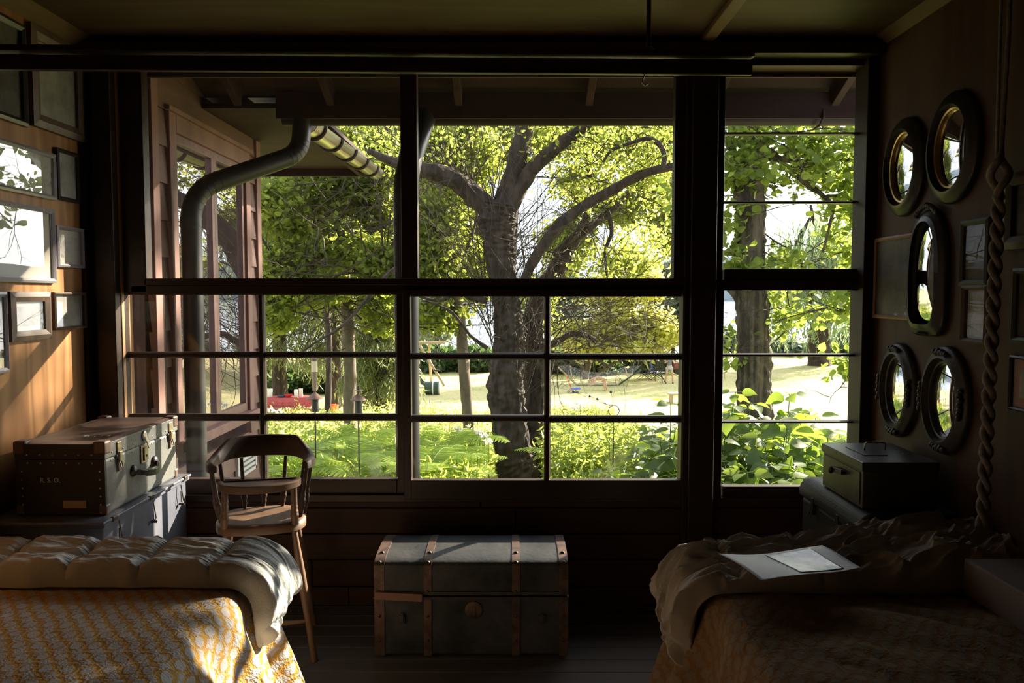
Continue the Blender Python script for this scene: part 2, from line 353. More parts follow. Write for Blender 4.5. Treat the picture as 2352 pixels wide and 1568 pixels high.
# ---- hanging rail, its rod, hook
e = thing('hanging_rail', 'long dark wooden rail hung below the ceiling across the windows', 'rail', (0, 3.15, 2.5))
za, zb = at(-30, 143, 3.15).z, at(1727, 156, 3.15).z; xa, xb = XL + .002, at(1727, 150, 3.15).x
MB().bar((xa, 3.15, za), (xb, 3.15, zb), .03, .058).build('rail', M['darkwood_h'], e, bevel=.004)
MB().bar((xa, 3.135, za + .048), (xb - .0, 3.135, zb + .045), .05, .022).build('top_batten', M['darkwood_h'], e, bevel=.003)
xr = at(1490, 60, 3.13).x
e2 = thing('metal_rod', 'thin grey metal rod dropping from the ceiling to the hanging rail', 'rod', (xr, 3.13, zb + .06))
MB().tube([(xr, 3.13, ZC), (xr, 3.13, zb + .07)], .009, 10).build('rod', M['iron'], e2, smooth=True)
MB().lathe((xr, 3.13, zb + .062), [(.022, 0), (.022, .004), (.012, .012), (.009, .013)], 14).build('flange', M['iron'], e2)
x = at(1482, 180, 3.15).x; zz = zb - .03
tag(MB().tube([(x, 3.15, zz + .01), (x - .008, 3.15, zz - .01), (x - .012, 3.15, zz - .025), (x, 3.15, zz - .038), (x + .012, 3.15, zz - .028)], .0035, 8).build('small_hook', M['steel'], smooth=True),
    'small bent metal hook under the hanging rail', 'hook')

# ================================================================== pictures
M['print_grey'] = mat('faded grey photograph', (.28, .27, .25), .7, c2=(.5, .49, .46), scale=9, detail=6)
M['print_dark'] = mat('dark old photograph', (.05, .045, .035), .7, c2=(.13, .115, .09), scale=9, detail=5)
M['print_pale'] = mat('pale drawing', (.55, .54, .5), .8, c2=(.3, .3, .3), scale=30, detail=6, lo=.5, hi=.7)
M['mount'] = mat('cream mount board', (.62, .58, .5), .9)
M['mount_pink'] = mat('pinkish mount board', (.42, .25, .18), .9)
M['fr_silver'] = mat('brushed silver frame', (.40, .38, .42), .35, .4)
M['fr_black'] = mat('black frame', (.02, .018, .017), .35)
M['fr_brown'] = mat('dark brown frame', (.085, .055, .042), .5, c2=(.13, .085, .06), scale=14, stretch=(1, 1, .3))
M['fr_wood'] = mat('tan wooden frame', (.24, .14, .07), .5, c2=(.32, .19, .1), scale=14)
M['fr_green'] = mat('dark green frame', (.045, .055, .045), .5)
M['gold'] = mat('gilt inner rim', (.55, .38, .12), .32, .85, c2=(.4, .26, .08), scale=40)
def wallrect(side, Ya, Yb, z0, z1, label, frame, fw, depth, pr, mount=0, mmat='mount', group=None, tilt=0):
    X = XL if side < 0 else XR; s = 1 if side < 0 else -1     # s: direction into the room
    y0, y1 = min(Ya, Yb), max(Ya, Yb)
    e = thing('picture_frame', label, 'picture', (X, (y0 + y1) / 2, z0), group=group)
    def bx(m, a, b, c, d, h0, h1): m.box(min(X + s * h0, X + s * h1), max(X + s * h0, X + s * h1), a, b, c, d); return m
    m = MB()
    O = [(y0, z0), (y1, z0), (y1, z1), (y0, z1)]
    I = [(y0 + fw, z0 + fw), (y1 - fw, z0 + fw), (y1 - fw, z1 - fw), (y0 + fw, z1 - fw)]
    mid = [((a[0] + b[0]) / 2, (a[1] + b[1]) / 2) for a, b in zip(O, I)]
    ringz = [(O, .002), (O, depth * .8), (mid, depth), (I, depth * .7), (I, .002)]
    vs = [(X + s * h, p[0], p[1]) for rr, h in ringz for p in rr]
    fs = [(i * 4 + j, i * 4 + (j + 1) % 4, (i + 1) * 4 + (j + 1) % 4, (i + 1) * 4 + j) for i in range(4) for j in range(4)]
    m.add(vs, fs); m.build('frame', M[frame], e)
    a, b, c, d = y0 + fw, y1 - fw, z0 + fw, z1 - fw
    if mount: bx(MB(), a, b, c, d, .002, .005).build('mount', M[mmat], e)
    q = mount
    bx(MB(), a + q, b - q, c + q, d - q, .002 + (.0035 if q else 0), .0065).build('print', M[pr], e)
    bx(MB(), a, b, c, d, depth * .45, depth * .45 + .002).build('glass', M['picglass' if side < 0 else 'picglass_r'], e)
    return e
def Lr(pxr, yt, yb, pxl, **k):
    """left wall: far edge px and its top/bottom, near edge px"""
    a = onx(pxr, yt, XL + .02); b = onx(pxr, yb, XL + .02); c = onx(pxl, yb, XL + .02)
    return wallrect(-1, c.y, a.y, b.z, a.z, **k)
def Rr(pxl, yt, yb, pxr, **k):
    a = onx(pxl, yt, XR - .02); b = onx(pxl, yb, XR - .02); c = onx(pxr, yb, XR - .02)
    return wallrect(1, a.y, c.y, b.z, a.z, **k)
Lr(58, 60, 290, -15, label='black framed picture high on the left wall, cut by the photo edge', frame='fr_black', fw=.028, depth=.028, pr='print_dark')
Lr(190, 118, 327, 78, label='picture in a wide dark frame at top right of left wall group', frame='fr_brown', fw=.058, depth=.03, pr='print_grey')
Lr(130, 355, 460, -210, label='wide low silver framed picture, upper of the two silver ones', frame='fr_silver', fw=.02, depth=.022, pr='print_pale')
Lr(182, 354, 467, 136, label='narrow upright black framed picture beside the wide silver one', frame='fr_black', fw=.017, depth=.024, pr='print_grey')
Lr(127, 482, 650, -90, label='large silver framed picture in the middle of the left wall', frame='fr_silver', fw=.02, depth=.022, pr='print_grey', mount=.06)
Lr(194, 526, 616, 136, label='small silver framed drawing with pale mount below the narrow black frame', frame='fr_silver', fw=.016, depth=.022, pr='print_pale', mount=.03)
Lr(17, 670, 855, -90, label='upright grey framed picture at the left photo edge, lowest there', frame='fr_silver', fw=.02, depth=.024, pr='print_grey')
Lr(115, 670, 777, 26, label='square picture in thick brown frame, left one of the bottom pair', frame='fr_brown', fw=.042, depth=.03, pr='print_grey', mount=.02)
Lr(197, 671, 753, 127, label='small dark framed picture next to the corner post, above the suitcase', frame='fr_brown', fw=.014, depth=.026, pr='print_grey')
Rr(2006, 548, 730, 2087, label='thin tan wooden framed picture beside the right window', frame='fr_wood', fw=.018, depth=.018, pr='print_dark')
Rr(2206, 508, 656, 2265, label='narrow dark green framed picture right of the arched frame', frame='fr_green', fw=.022, depth=.025, pr='print_dark')
Rr(2211, 655, 786, 2266, label='small dark picture under the narrow green frame by the rope', frame='fr_brown', fw=.018, depth=.03, pr='print_grey')
Rr(2308, 402, 574, 2400, label='dark moulded picture frame right of the rope, topmost of three', frame='fr_brown', fw=.045, depth=.03, pr='print_dark')
Rr(2326, 616, 786, 2400, label='black framed picture right of the rope, middle of three', frame='fr_black', fw=.02, depth=.025, pr='print_dark')
Rr(2316, 815, 940, 2400, label='pink mounted print right of the rope, lowest of three', frame='fr_black', fw=.012, depth=.02, pr='print_grey', mount=.035, mmat='mount_pink')

def ringsweep(prof, fn, n=64):
    """prof: list of (inset, height); fn(inset, angle)->(y,z) ; returns vs, fs"""
    vs = []; k = len(prof)
    for ins, h in prof:
        for j in range(n):
            y, z = fn(ins, 2 * pi * j / n); vs.append((h, y, z))
    fs = [(i * n + j, i * n + (j + 1) % n, (i + 1) * n + (j + 1) % n, (i + 1) * n + j) for i in range(k - 1) for j in range(n)]
    return vs, fs
def oval_pic(Yc, zc, a, b, label, fw=.085, rim='gold', ornate=False, fn=None, top=False):
    e = thing('oval_picture_frame' if fn is None else 'arched_picture_frame', label, 'picture', (XR, Yc, zc - b))
    f = fn or (lambda ins, t: (Yc + (a - ins) * cos(t), zc + (b - ins) * sin(t)))
    def put(prof, matn, name, n=64):
        vs, fs = ringsweep(prof, f, n)
        m = MB(); m.add([(XR - h, y, z) for h, y, z in vs], fs); return m.build(name, M[matn], e, smooth=True)
    put([(0, .002), (0, .018), (.008, .028), (.02, .030), (.03, .040), (.05, .046), (fw * .75, .040), (fw * .92, .026), (fw - .006, .022)], 'fr_black' if not ornate else 'fr_carved', 'frame')
    put([(fw - .008, .020), (fw - .006, .025), (fw + .002, .023), (fw + .006, .014), (fw + .006, .003)], rim, 'inner_rim')
    # convex print and glass
    def disc(h0, bulge, matn, name, d=fw + .004):
        vs = []; n = 48; rings = 6
        for i in range(rings):
            fr = 1 - i / rings
            for j in range(n):
                y, z = f(d, 2 * pi * j / n); cyy, czz = Yc, zc
                vs.append((XR - h0 - bulge * (1 - fr * fr), cyy + (y - cyy) * fr, czz + (z - czz) * fr))
        vs.append((XR - h0 - bulge, Yc, zc))
        fs = [(i * n + j, i * n + (j + 1) % n, (i + 1) * n + (j + 1) % n, (i + 1) * n + j) for i in range(rings - 1) for j in range(n)]
        fs += [((rings - 1) * n + j, (rings - 1) * n + (j + 1) % n, rings * n) for j in range(n)]
        m = MB(); m.add(vs, fs); o = m.build(name, M[matn], e, smooth=True, fix=False)
        return o
    disc(.006, .006, 'print_dark', 'print'); g = disc(.012, .012 if not top else .03, 'picglass1', 'glass')
    if ornate:
        for t in (0, pi / 2, pi, 3 * pi / 2):
            m = MB()
            for q in range(7):
                tt = t + (q - 3) * .09; y, z = f(.018 + .012 * abs(sin(q * 1.7)), tt)
                m.lathe((XR - .04, y, z), [(.001, .014), (.008, .010), (.013, 0), (.010, -.008), (.001, -.012)], 8, axis='x')
            m.build('carved_ornament', M['fr_carved'], e, smooth=True)
    if top:
        m = MB()
        for q in range(13):
            tt = pi / 2 + (q - 6) * .085; y, z = f(-.006 - .012 * (1 - abs(q - 6) / 6), tt)
            m.lathe((XR - .03, y, z), [(.001, .012), (.009, .008), (.013, 0), (.010, -.008), (.001, -.012)], 8, axis='x')
        m.build('carved_crest', M['fr_carved'], e, smooth=True); m = MB()
        for q in range(9):
            y, z = f(.01, -pi / 2 + (q - 4) * .06)
            m.lathe((XR - .03, y, z), [(.001, .012), (.006, .008), (.008, 0), (.001, -.010)], 8, axis='x')
        m.build('carved_base', M['fr_carved'], e, smooth=True)
    return e
M['fr_carved'] = mat('dark carved frame', (.035, .032, .026), .42, c2=(.06, .052, .04), scale=30, bump=.3)
# one-surface convex glass
m_, t_, p_, L_ = newmat('convex picture glass'); t_.nodes.remove(p_)
_tr = t_.nodes.new('ShaderNodeBsdfTransparent'); _gl = t_.nodes.new('ShaderNodeBsdfGlossy'); _gl.inputs['Roughness'].default_value = 0.02
_fr = t_.nodes.new('ShaderNodeFresnel'); _fr.inputs[0].default_value = 1.28; _mx = t_.nodes.new('ShaderNodeMixShader')
L_(_fr.outputs[0], _mx.inputs[0]); L_(_tr.outputs[0], _mx.inputs[1]); L_(_gl.outputs[0], _mx.inputs[2]); L_(_mx.outputs[0], t_.nodes['Material Output'].inputs[0])
M['picglass1'] = m_
oval_pic(3.665, 2.175, .19, .222, 'oval black and gilt picture frame, upper left of the four ovals', fw=.07)
oval_pic(3.265, 2.19, .195, .225, 'large oval black and gilt picture frame, upper right of four ovals', fw=.07)
oval_pic(3.665, 1.157, .17, .218, 'oval carved dark picture frame, lower left of the four ovals', fw=.068, rim='fr_carved', ornate=True)
oval_pic(3.265, 1.163, .18, .225, 'oval carved dark picture frame, lower right of four ovals', fw=.07, rim='fr_carved', ornate=True)
def arch(ins, t):
    a, b = .155 - ins, .27 - ins; c, s_ = cos(t), sin(t); p = 2.4 if s_ >= 0 else 5.0
    r = 1 / (abs(c) ** p + abs(s_) ** p) ** (1 / p)
    return 3.43 + a * c * r, 1.69 + b * s_ * r
oval_pic(3.43, 1.69, .155, .27, 'arched dark picture frame with carved crest in the middle of ovals', fw=.04, rim='fr_carved', fn=arch, top=True)

# ================================================================== rope on the right wall
xr, yr = at(2285, 700, 2.86).x, 2.86
e = thing('hanging_rope', 'grey twisted rope hanging down the right wall with a knot', 'rope', (xr, yr, .72))
M['rope'] = mat('grey cotton rope', (.16, .14, .12), .85, c2=(.26, .23, .2), scale=60, bump=.4)
m = MB(); zt_, zb_ = 1.95, .76
for s in range(2):
    pts = []
    for i in range(150):
        f = i / 149; z = zt_ + (zb_ - zt_) * f; a = f * 2 * pi * 9 + s * pi
        pts.append((xr + .012 * cos(a) - .035 * f, yr + .012 * sin(a) - .03 * f, z))
    m.tube(pts, .0125, 8)
m.build('twisted_strands', M['rope'], e, smooth=True)
m = MB()
for s in range(2):
    a0 = s * pi; pts = []
    for i in range(30):
        f = i / 29; pts.append((xr + (.028 * sin(f * pi)) * cos(a0 + f * 4.5), yr + .03 * sin(f * pi) * sin(a0 + f * 4.5), 1.93 + .17 * f))
    m.tube(pts, .014, 8)
m.build('knot', M['rope'], e, smooth=True)
m = MB(); m.tube([(xr + .003, yr, 2.08), (xr + .008, yr - .01, 2.5), (xr + .012, yr, ZC)], .008, 8); m.tube([(xr - .012, yr, 2.08), (xr - .015, yr, 2.45), (xr - .012, yr + .01, ZC)], .006, 8)
m.build('cord', M['rope'], e, smooth=True)

# ================================================================== trunks, suitcase, strongbox
M['fibre'] = mat('black vulcanised fibre', (.018, .015, .014), .5, c2=(.035, .028, .024), scale=5, bump=.12, bscale=60, spec=.3)
M['fibre_grey'] = mat('worn grey leathercloth', (.075, .083, .088), .5, c2=(.14, .145, .13), scale=4, bump=.12, bscale=90)
M['fibre_brown'] = mat('brown worn trunk top', (.06, .035, .027), .42, c2=(.13, .09, .07), scale=3, bump=.08, bscale=50)
M['leather'] = mat('black leather', (.03, .025, .022), .35)
M['bluegrey'] = mat('blue grey painted tin', (.10, .11, .145), .42, .1, c2=(.145, .155, .19), scale=5)
M['chalk'] = mat('faded white lettering', (.62, .6, .56), .8)
M['label'] = mat('tan paper label', (.42, .30, .15), .8)
def text(name, s, size, loc, rot, m, parent):
    cu = bpy.data.curves.new(name, 'FONT'); cu.body = s; cu.size = size; cu.extrude = .0004; cu.resolution_u = 3
    tmp = bpy.data.objects.new(name, cu); COL.objects.link(tmp)
    dg = bpy.context.evaluated_depsgraph_get(); me = bpy.data.meshes.new_from_object(tmp.evaluated_get(dg))
    bpy.data.objects.remove(tmp); me.materials.clear(); me.materials.append(m)
    o = bpy.data.objects.new(name, me); COL.objects.link(o); o.parent = parent; o.location = Vector(loc) - ORG[parent.name]; o.rotation_euler = rot
    return o
class RV:
    """rivets, each built as a part of its own"""
    def __init__(s, parent, mt, name='rivet'): s.p, s.mt, s.n = parent, mt, name
    def lathe(s, *a, **k): m = MB(); m.lathe(*a, **k); m.build(s.n, M[s.mt], s.p, smooth=True)
def rivet(m, x, y, z, ax, s=1, r=.0045):
    if ax == 'x': m.lathe((x, y, z), [(r, -.001 * s), (r * .8, .002 * s), (r * .3, .0032 * s)], 8, axis='x')
    elif ax == 'y': m.lathe((x, y, z), [(r, -.001 * s), (r * .8, .002 * s), (r * .3, .0032 * s)], 8, axis='y')
    else: m.lathe((x, y, z), [(r, -.001), (r * .8, .002), (r * .3, .0032)], 8)

# lower blue-grey trunk
X0, X1, Y0, Y1, H = -2.085, -1.627, 3.12, 3.925, .703
e = thing('tin_trunk', 'blue grey tin trunk on the floor, under the black suitcase', 'trunk', ((X0 + X1) / 2, (Y0 + Y1) / 2, 0))
MB().box(X0, X1, Y0, Y1, 0, H - .03).build('body', M['bluegrey'], e, bevel=.006)
m = MB().box(X0, X1 + .012, Y0 - .012, Y1 + .012, H - .03, H - .012).box(X0, X1 + .022, Y0 - .04, Y1 + .015, H - .012, H)
m.build('lid', M['bluegrey'], e, bevel=.003)
for yy in (3.22, 3.53, 3.83):
    m = MB(); m.tube([(X1 + .014, yy, H - .03), (X1 + .02, yy, H - .07), (X1 + .02, yy + .012, H - .11), (X1 + .02, yy, H - .12), (X1 + .02, yy - .012, H - .11), (X1 + .016, yy - .006, H - .06)], .0025, 6)
    m.tube([(X1 + .004, yy, H - .125), (X1 + .028, yy, H - .125)], .006, 8)
    m.build('hasp', M['iron'], e)
for yy in (3.17, 3.50, 3.87):
    MB().box(X1 + .012, X1 + .026, yy - .018, yy + .018, H - .016, H + .003).build('lid_clip', M['iron'], e, bevel=.002)

# suitcase on it
X0, X1, Y0, Y1, Z0, Z1 = -2.004, -1.644, 3.18, 3.868, .7045, 1.007; zl = Z1 - .072
e = thing('wardrobe_suitcase', 'black riveted suitcase with brass latches standing on the blue grey tin trunk', 'suitcase', ((X0 + X1) / 2, (Y0 + Y1) / 2, Z0))
g = .004
m = MB().box(X0, X1, Y0, Y1, Z0, zl - .001); m.build('body', [M['fibre_grey']], e, bevel=.012)
# lid: sagging top
nx, ny = 12, 20; vs = []; fs = []
for j in range(ny + 1):
    for i in range(nx + 1):
        u, v = i / nx, j / ny; ex = min(u, 1 - u, v * 1.6, (1 - v) * 1.6)
        zz = Z1 - (.012 if ex == 0 else 0) - .014 * min(1, ex * 5) * (1 if ex > .12 else ex / .12) * 1.0
        gx = g if 0 < u < 1 else g
        vs.append((X0 - g + (X1 - X0 + 2 * g) * u, Y0 - g + (Y1 - Y0 + 2 * g) * v, zz))
for j in range(ny):
    for i in range(nx): a = j * (nx + 1) + i; fs.append((a, a + 1, a + nx + 2, a + nx + 1))
m = MB(); m.add(vs, fs); m.build('lid_top', M['fibre_brown'], e, smooth=True)
m = MB(); t = .006
m.box(X0 - g, X1 + g, Y0 - g, Y0 - g + t, zl, Z1 - .010).box(X0 - g, X1 + g, Y1 + g - t, Y1 + g, zl, Z1 - .010).box(X0 - g, X0 - g + t, Y0, Y1, zl, Z1 - .010).box(X1 + g - t, X1 + g, Y0, Y1, zl, Z1 - .010)
m.build('lid_rim', M['fibre_grey'], e, bevel=.002)
MB().box(X0, X1, Y0 - .0025, Y0 + .01, Z0 + .01, zl - .003).box(X0 - .0, X1, Y0 - g - .002, Y0, zl + .001, Z1 - .012).build('end_panel', M['fibre'], e)
m = RV(e, 'steel')
for k in range(6): rivet(m, X0 + .05 + k * .052, Y0 - g - .002, zl + .018, 'y', -1); rivet(m, X0 + .05 + k * .052, Y0 - .002, zl - .016, 'y', -1)
for k in range(6): rivet(m, X1 - .02, Y0 - .002, zl - .05 - k * .034, 'y', -1); rivet(m, X0 + .025, Y0 - .002, zl - .05 - k * .034, 'y', -1)
for k in range(13):
    if k in (5, 6, 7): continue
    yy = Y0 + .05 + k * .046; rivet(m, X1 + g, yy, zl + .018, 'x'); rivet(m, X1, yy, zl - .016, 'x')
for xx, yy, sx, sy in ((X0, Y0, 1, 1), (X1, Y0, -1, 1), (X1, Y1, -1, -1), (X0, Y1, 1, -1)):
    m = MB(); a = .045
    m.box(min(xx - sx * .008, xx + sx * a), max(xx - sx * .008, xx + sx * a), min(yy - sy * .008, yy + sy * a), max(yy - sy * .008, yy + sy * a), Z1 - .055, Z1 + .002)
    m.build('corner_cap', M['fibre_brown'], e, bevel=.010)
for xx, yy, sx, sy in ((X0, Y0, 1, 1), (X1, Y0, -1, 1), (X1, Y1, -1, -1)):
    m = MB(); a = .032
    m.box(min(xx - sx * .004, xx + sx * a), max(xx - sx * .004, xx + sx * a), min(yy - sy * .004, yy + sy * a), max(yy - sy * .004, yy + sy * a), Z0, Z0 + .045)
    m.build('lower_corner_cap', M['fibre_brown'], e, bevel=.008)
for yy in (Y0 + .105, Y1 - .085):
    q = MB().box(X1 + g, X1 + g + .006, yy - .017, yy + .017, zl + .008, zl + .052).box(X1 + g, X1 + g + .013, yy - .011, yy + .011, zl - .03, zl + .012).build('latch', M['brass'], e, bevel=.002)
    mm = MB(); mm.tube([(X1 + .01, yy - .008, zl - .02), (X1 + .02, yy - .009, zl - .055), (X1 + .02, yy + .007, zl - .062), (X1 + .012, yy + .008, zl - .02), (X1 + .01, yy - .008, zl - .02)], .0025, 6); mm.build('latch_loop', M['brass'], q)
    MB().box(X1 + g, X1 + g + .004, yy - .009, yy + .009, zl - .072, zl - .03).build('latch_tab', M['fibre_brown'], e, bevel=.002)
yy = (Y0 + Y1) / 2 - .01
q = MB().box(X1, X1 + .006, yy - .030, yy + .030, zl - .085, zl - .005).box(X1 + .006, X1 + .012, yy - .012, yy + .026, zl - .075, zl - .015).build('lock_plate', M['brass'], e, bevel=.002)
MB().lathe((X1 + .012, yy + .008, zl - .055), [(.006, 0), (.005, .002), (.001, .002)], 10, axis='x').build('keyhole', M['iron'], q)
m = MB(); m.lathe((X1 + g, yy, zl + .036), [(.022, 0), (.022, .006), (.015, .010), (.003, .011)], 14, axis='x'); m.bar((X1 + .012, yy - .002, zl + .04), (X1 + .022, yy + .016, zl - .02), .018, .005, up=(1, 0, 0)); m.build('hasp_flap', M['steel'], e, bevel=.002)
m = MB(); pts = []
for i in range(15):
    f = i / 14; pts.append((X1 + .008 + .045 * sin(pi * f) ** .6, yy - .10 + .20 * f, zl - .105 - .018 * sin(pi * f)))
for i in range(14):
    a, b = Vector(pts[i]), Vector(pts[i + 1]); m.bar(a - (b - a) * .1, b + (b - a) * .1, .012, .03 if 2 < i < 12 else .024)
m.build('leather_handle', M['leather'], e, bevel=.003)
for s in (-1, 1):
    m = MB(); m.lathe((X1, yy + s * .10, zl - .10), [(.026, 0), (.026, .006), (.018, .014), (.006, .017)], 14, axis='x'); rivet(m, X1 + .016, yy + s * .10, zl - .10, 'x', 1, .006); m.build('handle_mount', M['leather'], e, smooth=True)
MB().box(at(146, 1160, Y0).x, at(199, 1160, Y0).x, Y0 - .0045, Y0 - .002, at(150, 1166, Y0).z, at(150, 1149, Y0).z).build('paper_label', M['label'], e)
p = at(93, 1107, Y0); text('lettering', 'R. S. O.', .027, (p.x, Y0 - .0045, p.z), (pi / 2, 0, 0), M['chalk'], e)
p = onz(188, 1003, Z1 - .012); text('top_lettering', 'R . M', .05, (p.x, p.y, Z1 - .0125), (0, 0, R(12)), M['chalk'], e)

# strongbox and rounded trunk on the right
X0, X1, Y0, Y1, H = 1.385, 1.795, 3.13, 3.80, .722
M['dark_trunk'] = mat('dark green black trunk skin', (.028, .03, .026), .5, c2=(.045, .045, .04), scale=6, bump=.1, bscale=70, spec=.2)
M['lacquer'] = mat('black lacquered steel', (.04, .042, .046), .38, .3, c2=(.07, .068, .066), scale=8)
M['lacquer_side'] = mat('worn olive steel face', (.05, .05, .036), .4, .3, c2=(.09, .085, .06), scale=8)
e = thing('rounded_trunk', 'dark rounded trunk standing on the floor below the black cash box', 'trunk', ((X0 + X1) / 2, (Y0 + Y1) / 2, 0))
MB().box(X0 + .012, X1, Y0 + .01, Y1 - .01, 0, H - .085).build('body', M['dark_trunk'], e, bevel=.02)
r = .06; prof = [(X0, H - .09)] + [(X0 + r - r * cos(a), H - r + r * sin(a)) for a in [i * pi / 16 for i in range(9)]] + [(X1, H), (X1, H - .09)]
m = MB(); m.prism(prof, 'y', Y0, Y1); m.build('lid', M['dark_trunk'], e, bevel=.012)
MB().box(X0 + .10, X1 - .04, Y1 - .20, Y1 - .03, H, H + .003).build('lid_plate', M['lacquer'], e)
for yy in (3.62, 3.34):
    m = MB().box(X0 - .004, X0 + .013, yy - .014, yy + .014, H - .135, H - .06); m.tube([(X0 - .002, yy - .012, H - .10), (X0 - .016, yy - .01, H - .15), (X0 - .016, yy + .01, H - .15), (X0 - .002, yy + .012, H - .10)], .0025, 6)
    m.build('latch', M['iron'], e, bevel=.002)
X0, X1, Y0, Y1, Z0, Z1 = 1.4275, 1.735, 3.20, 3.617, .7255, .918
e = thing('cash_box', 'black metal strongbox with wire handle on the dark rounded trunk', 'box', ((X0 + X1) / 2, (Y0 + Y1) / 2, Z0))
MB().box(X0, X1, Y0, Y1, Z0, Z1 - .035).build('body', M['lacquer_side'], e, bevel=.004)
MB().box(X0 - .006, X1 + .004, Y0 - .006, Y1 + .006, Z1 - .038, Z1).build('lid', M['lacquer'], e, bevel=.004)
MB().box(X0 - .005, X0 + .001, Y0 + .02, Y1 - .02, Z0 + .015, Z1 - .045).build('door_panel', M['lacquer_side'], e, bevel=.003)
m = MB(); yy = (Y0 + Y1) / 2 + .04; m.tube([(X0 - .004, yy, Z1 - .085), (X0 - .03, yy, Z1 - .085)], .008, 10); m.lathe((X0 - .042, yy, Z1 - .085), [(.004, 0), (.015, .004), (.017, .012), (.010, .022), (.003, .024)], 14, axis='x')
m.bar((X0 - .018, yy, Z1 - .082), (X0 - .018, yy - .10, Z1 - .075), .02, .02); m.build('turn_handle', M['iron'], e, bevel=.002)
MB().box(X0 + .06, X0 + .16, Y0 + .13, Y1 - .10, Z1, Z1 + .003).build('top_plate', M['lacquer'], e)
xx, yy = (X0 + X1) / 2 - .0, (Y0 + Y1) / 2 + .03
m = MB(); m.tube([(xx - .045, yy, Z1 + .004), (xx - .045, yy - .004, Z1 + .03), (xx - .04, yy - .006, Z1 + .037), (xx + .04, yy - .006, Z1 + .037), (xx + .045, yy - .004, Z1 + .03), (xx + .045, yy, Z1 + .004)], .0035, 8)
m.build('wire_handle', M['steel'], e, smooth=True)
rr = MB(); rivet(rr, xx + .09, yy - .07, Z1, 'z', 1, .007); rr.build('lid_rivet', M['steel'], e)

# steamer trunk under the window
X0, X1, Y0, Y1 = at(862, 1440, 3.42).x, at(1303, 1440, 3.42).x, 3.42, 3.83
zs_ = at(1100, 1366, 3.42).z; ztf = at(1100, 1300, 3.42).z; zt2 = at(1100, 1240, 3.68).z
M['trunk_skin'] = mat('dark blue green painted canvas', (.015, .019, .021), .45, c2=(.055, .055, .054), scale=5, bump=.15, bscale=50, spec=.22)
M['copper'] = mat('coppery metal strap', (.15, .095, .072), .5, .5, c2=(.06, .04, .032), scale=18, spec=.3)
M['redboard'] = mat('split reddish board', (.16, .075, .045), .6, c2=(.22, .11, .07), scale=8, stretch=(.1, 1, 1))
e = thing('steamer_trunk', 'old dome lidded steamer trunk with copper straps on the floor under the window', 'trunk', ((X0 + X1) / 2, (Y0 + Y1) / 2, 0))
MB().box(X0, X1, Y0, Y1, .015, zs_ - .006).build('body', M['trunk_skin'], e, bevel=.008)
yc = (Y0 + Y1) / 2; half = (Y1 - Y0) / 2
def dome(off=0, x0=X0, x1=X1, name='lid', mt='trunk_skin', nn=18, closed=True):
    rise = zt2 - ztf; prof = [(Y0 - off, zs_ + .002), (Y0 - off, ztf)]
    for i in range(1, nn): a = pi * i / nn; prof.append((yc - (half + off) * cos(a), ztf + (rise + off) * sin(a) ** .8))
    prof += [(Y1 + off, ztf), (Y1 + off, zs_ + .002)]
    return MB().prism(prof, 'x', x0, x1)
dome().build('lid', M['trunk_skin'], e, smooth=True)
sx = [(862, 884), (974, 992), (1176, 1194), (1284, 1303)]
for l, r_ in sx:
    a, b = at(l, 1440, 3.42).x - (.003 if l == 862 else 0), at(r_, 1440, 3.42).x + (.003 if r_ == 1303 else 0)
    dome(.004, a, b).build('lid_strap', M['copper'], e, smooth=True)
    MB().box(a, b, Y0 - .004, Y0 + .02, .012, zs_ - .01).build('body_strap', M['copper'], e, bevel=.001)
    m = RV(e, 'iron', 'strap_rivet'); c = (a + b) / 2
    for zz in (.08, .19, .30): rivet(m, c, Y0 - .004, zz, 'y', -1, .008)
    for an in (.32, .95): yy = yc - (half + .004) * cos(an); m.lathe((c, yy, ztf + (zt2 - ztf + .004) * sin(an) ** .8), [(.010, 0), (.009, .004), (.004, .007)], 10)
MB().box(X0 - .004, X1 + .004, Y0 - .006, Y0 + .02, zs_ + .003, zs_ + .016).build('lid_edge', M['iron'], e)
MB().box(X0 - .006, X1 + .006, Y0 - .007, Y0 + .02, zs_ - .018, zs_ - .007).build('body_edge', M['iron'], e)
MB().bar((X0 + .002, Y0 - .014, zs_ + .004), (X0 + .21, Y0 - .014, zs_ - .006), .018, .034).build('splint_board', M['redboard'], e, bevel=.002)
m = MB(); c = at(1088, 1400, 3.42); m.lathe((c.x, Y0 - .0, c.z), [(.040, 0), (.038, -.006), (.020, -.009), (.004, -.010)], 18, axis='y'); m.bar((c.x, Y0 - .012, c.z + .02), (c.x, Y0 - .012, c.z - .022), .014, .006, up=(0, 1, 0)); m.build('lock', M['copper'], e, bevel=.001)
for px in (925, 1245):
    c = at(px, 1420, 3.42); m = MB().box(c.x - .012, c.x + .012, Y0 - .012, Y0 + .002, c.z - .018, c.z + .018); m.box(c.x - .006, c.x + .006, Y0 - .018, Y0 - .01, c.z - .01, c.z + .03); m.build('side_latch', M['iron'], e, bevel=.002)

# ================================================================== child's high chair, standing by the trunks
M['chairwood'] = mat('worn honey brown wood', (.085, .042, .02), .5, c2=(.16, .09, .045), scale=5, stretch=(1, 1, .3), bump=.05)
M['chairdark'] = mat('dark worn chair rail', (.04, .022, .014), .5, c2=(.08, .045, .027), scale=6)
cx0, cy0, rz = -1.125, 3.53, R(14)
e = thing('high_chair', "small wooden child's high chair with half-round tray, spindles and splayed legs", 'chair', (cx0, cy0, 0), rz); e.scale = (.94, .94, .955)
SH = .635                      # seat top
def W(x, y, z): return (x, y, z)
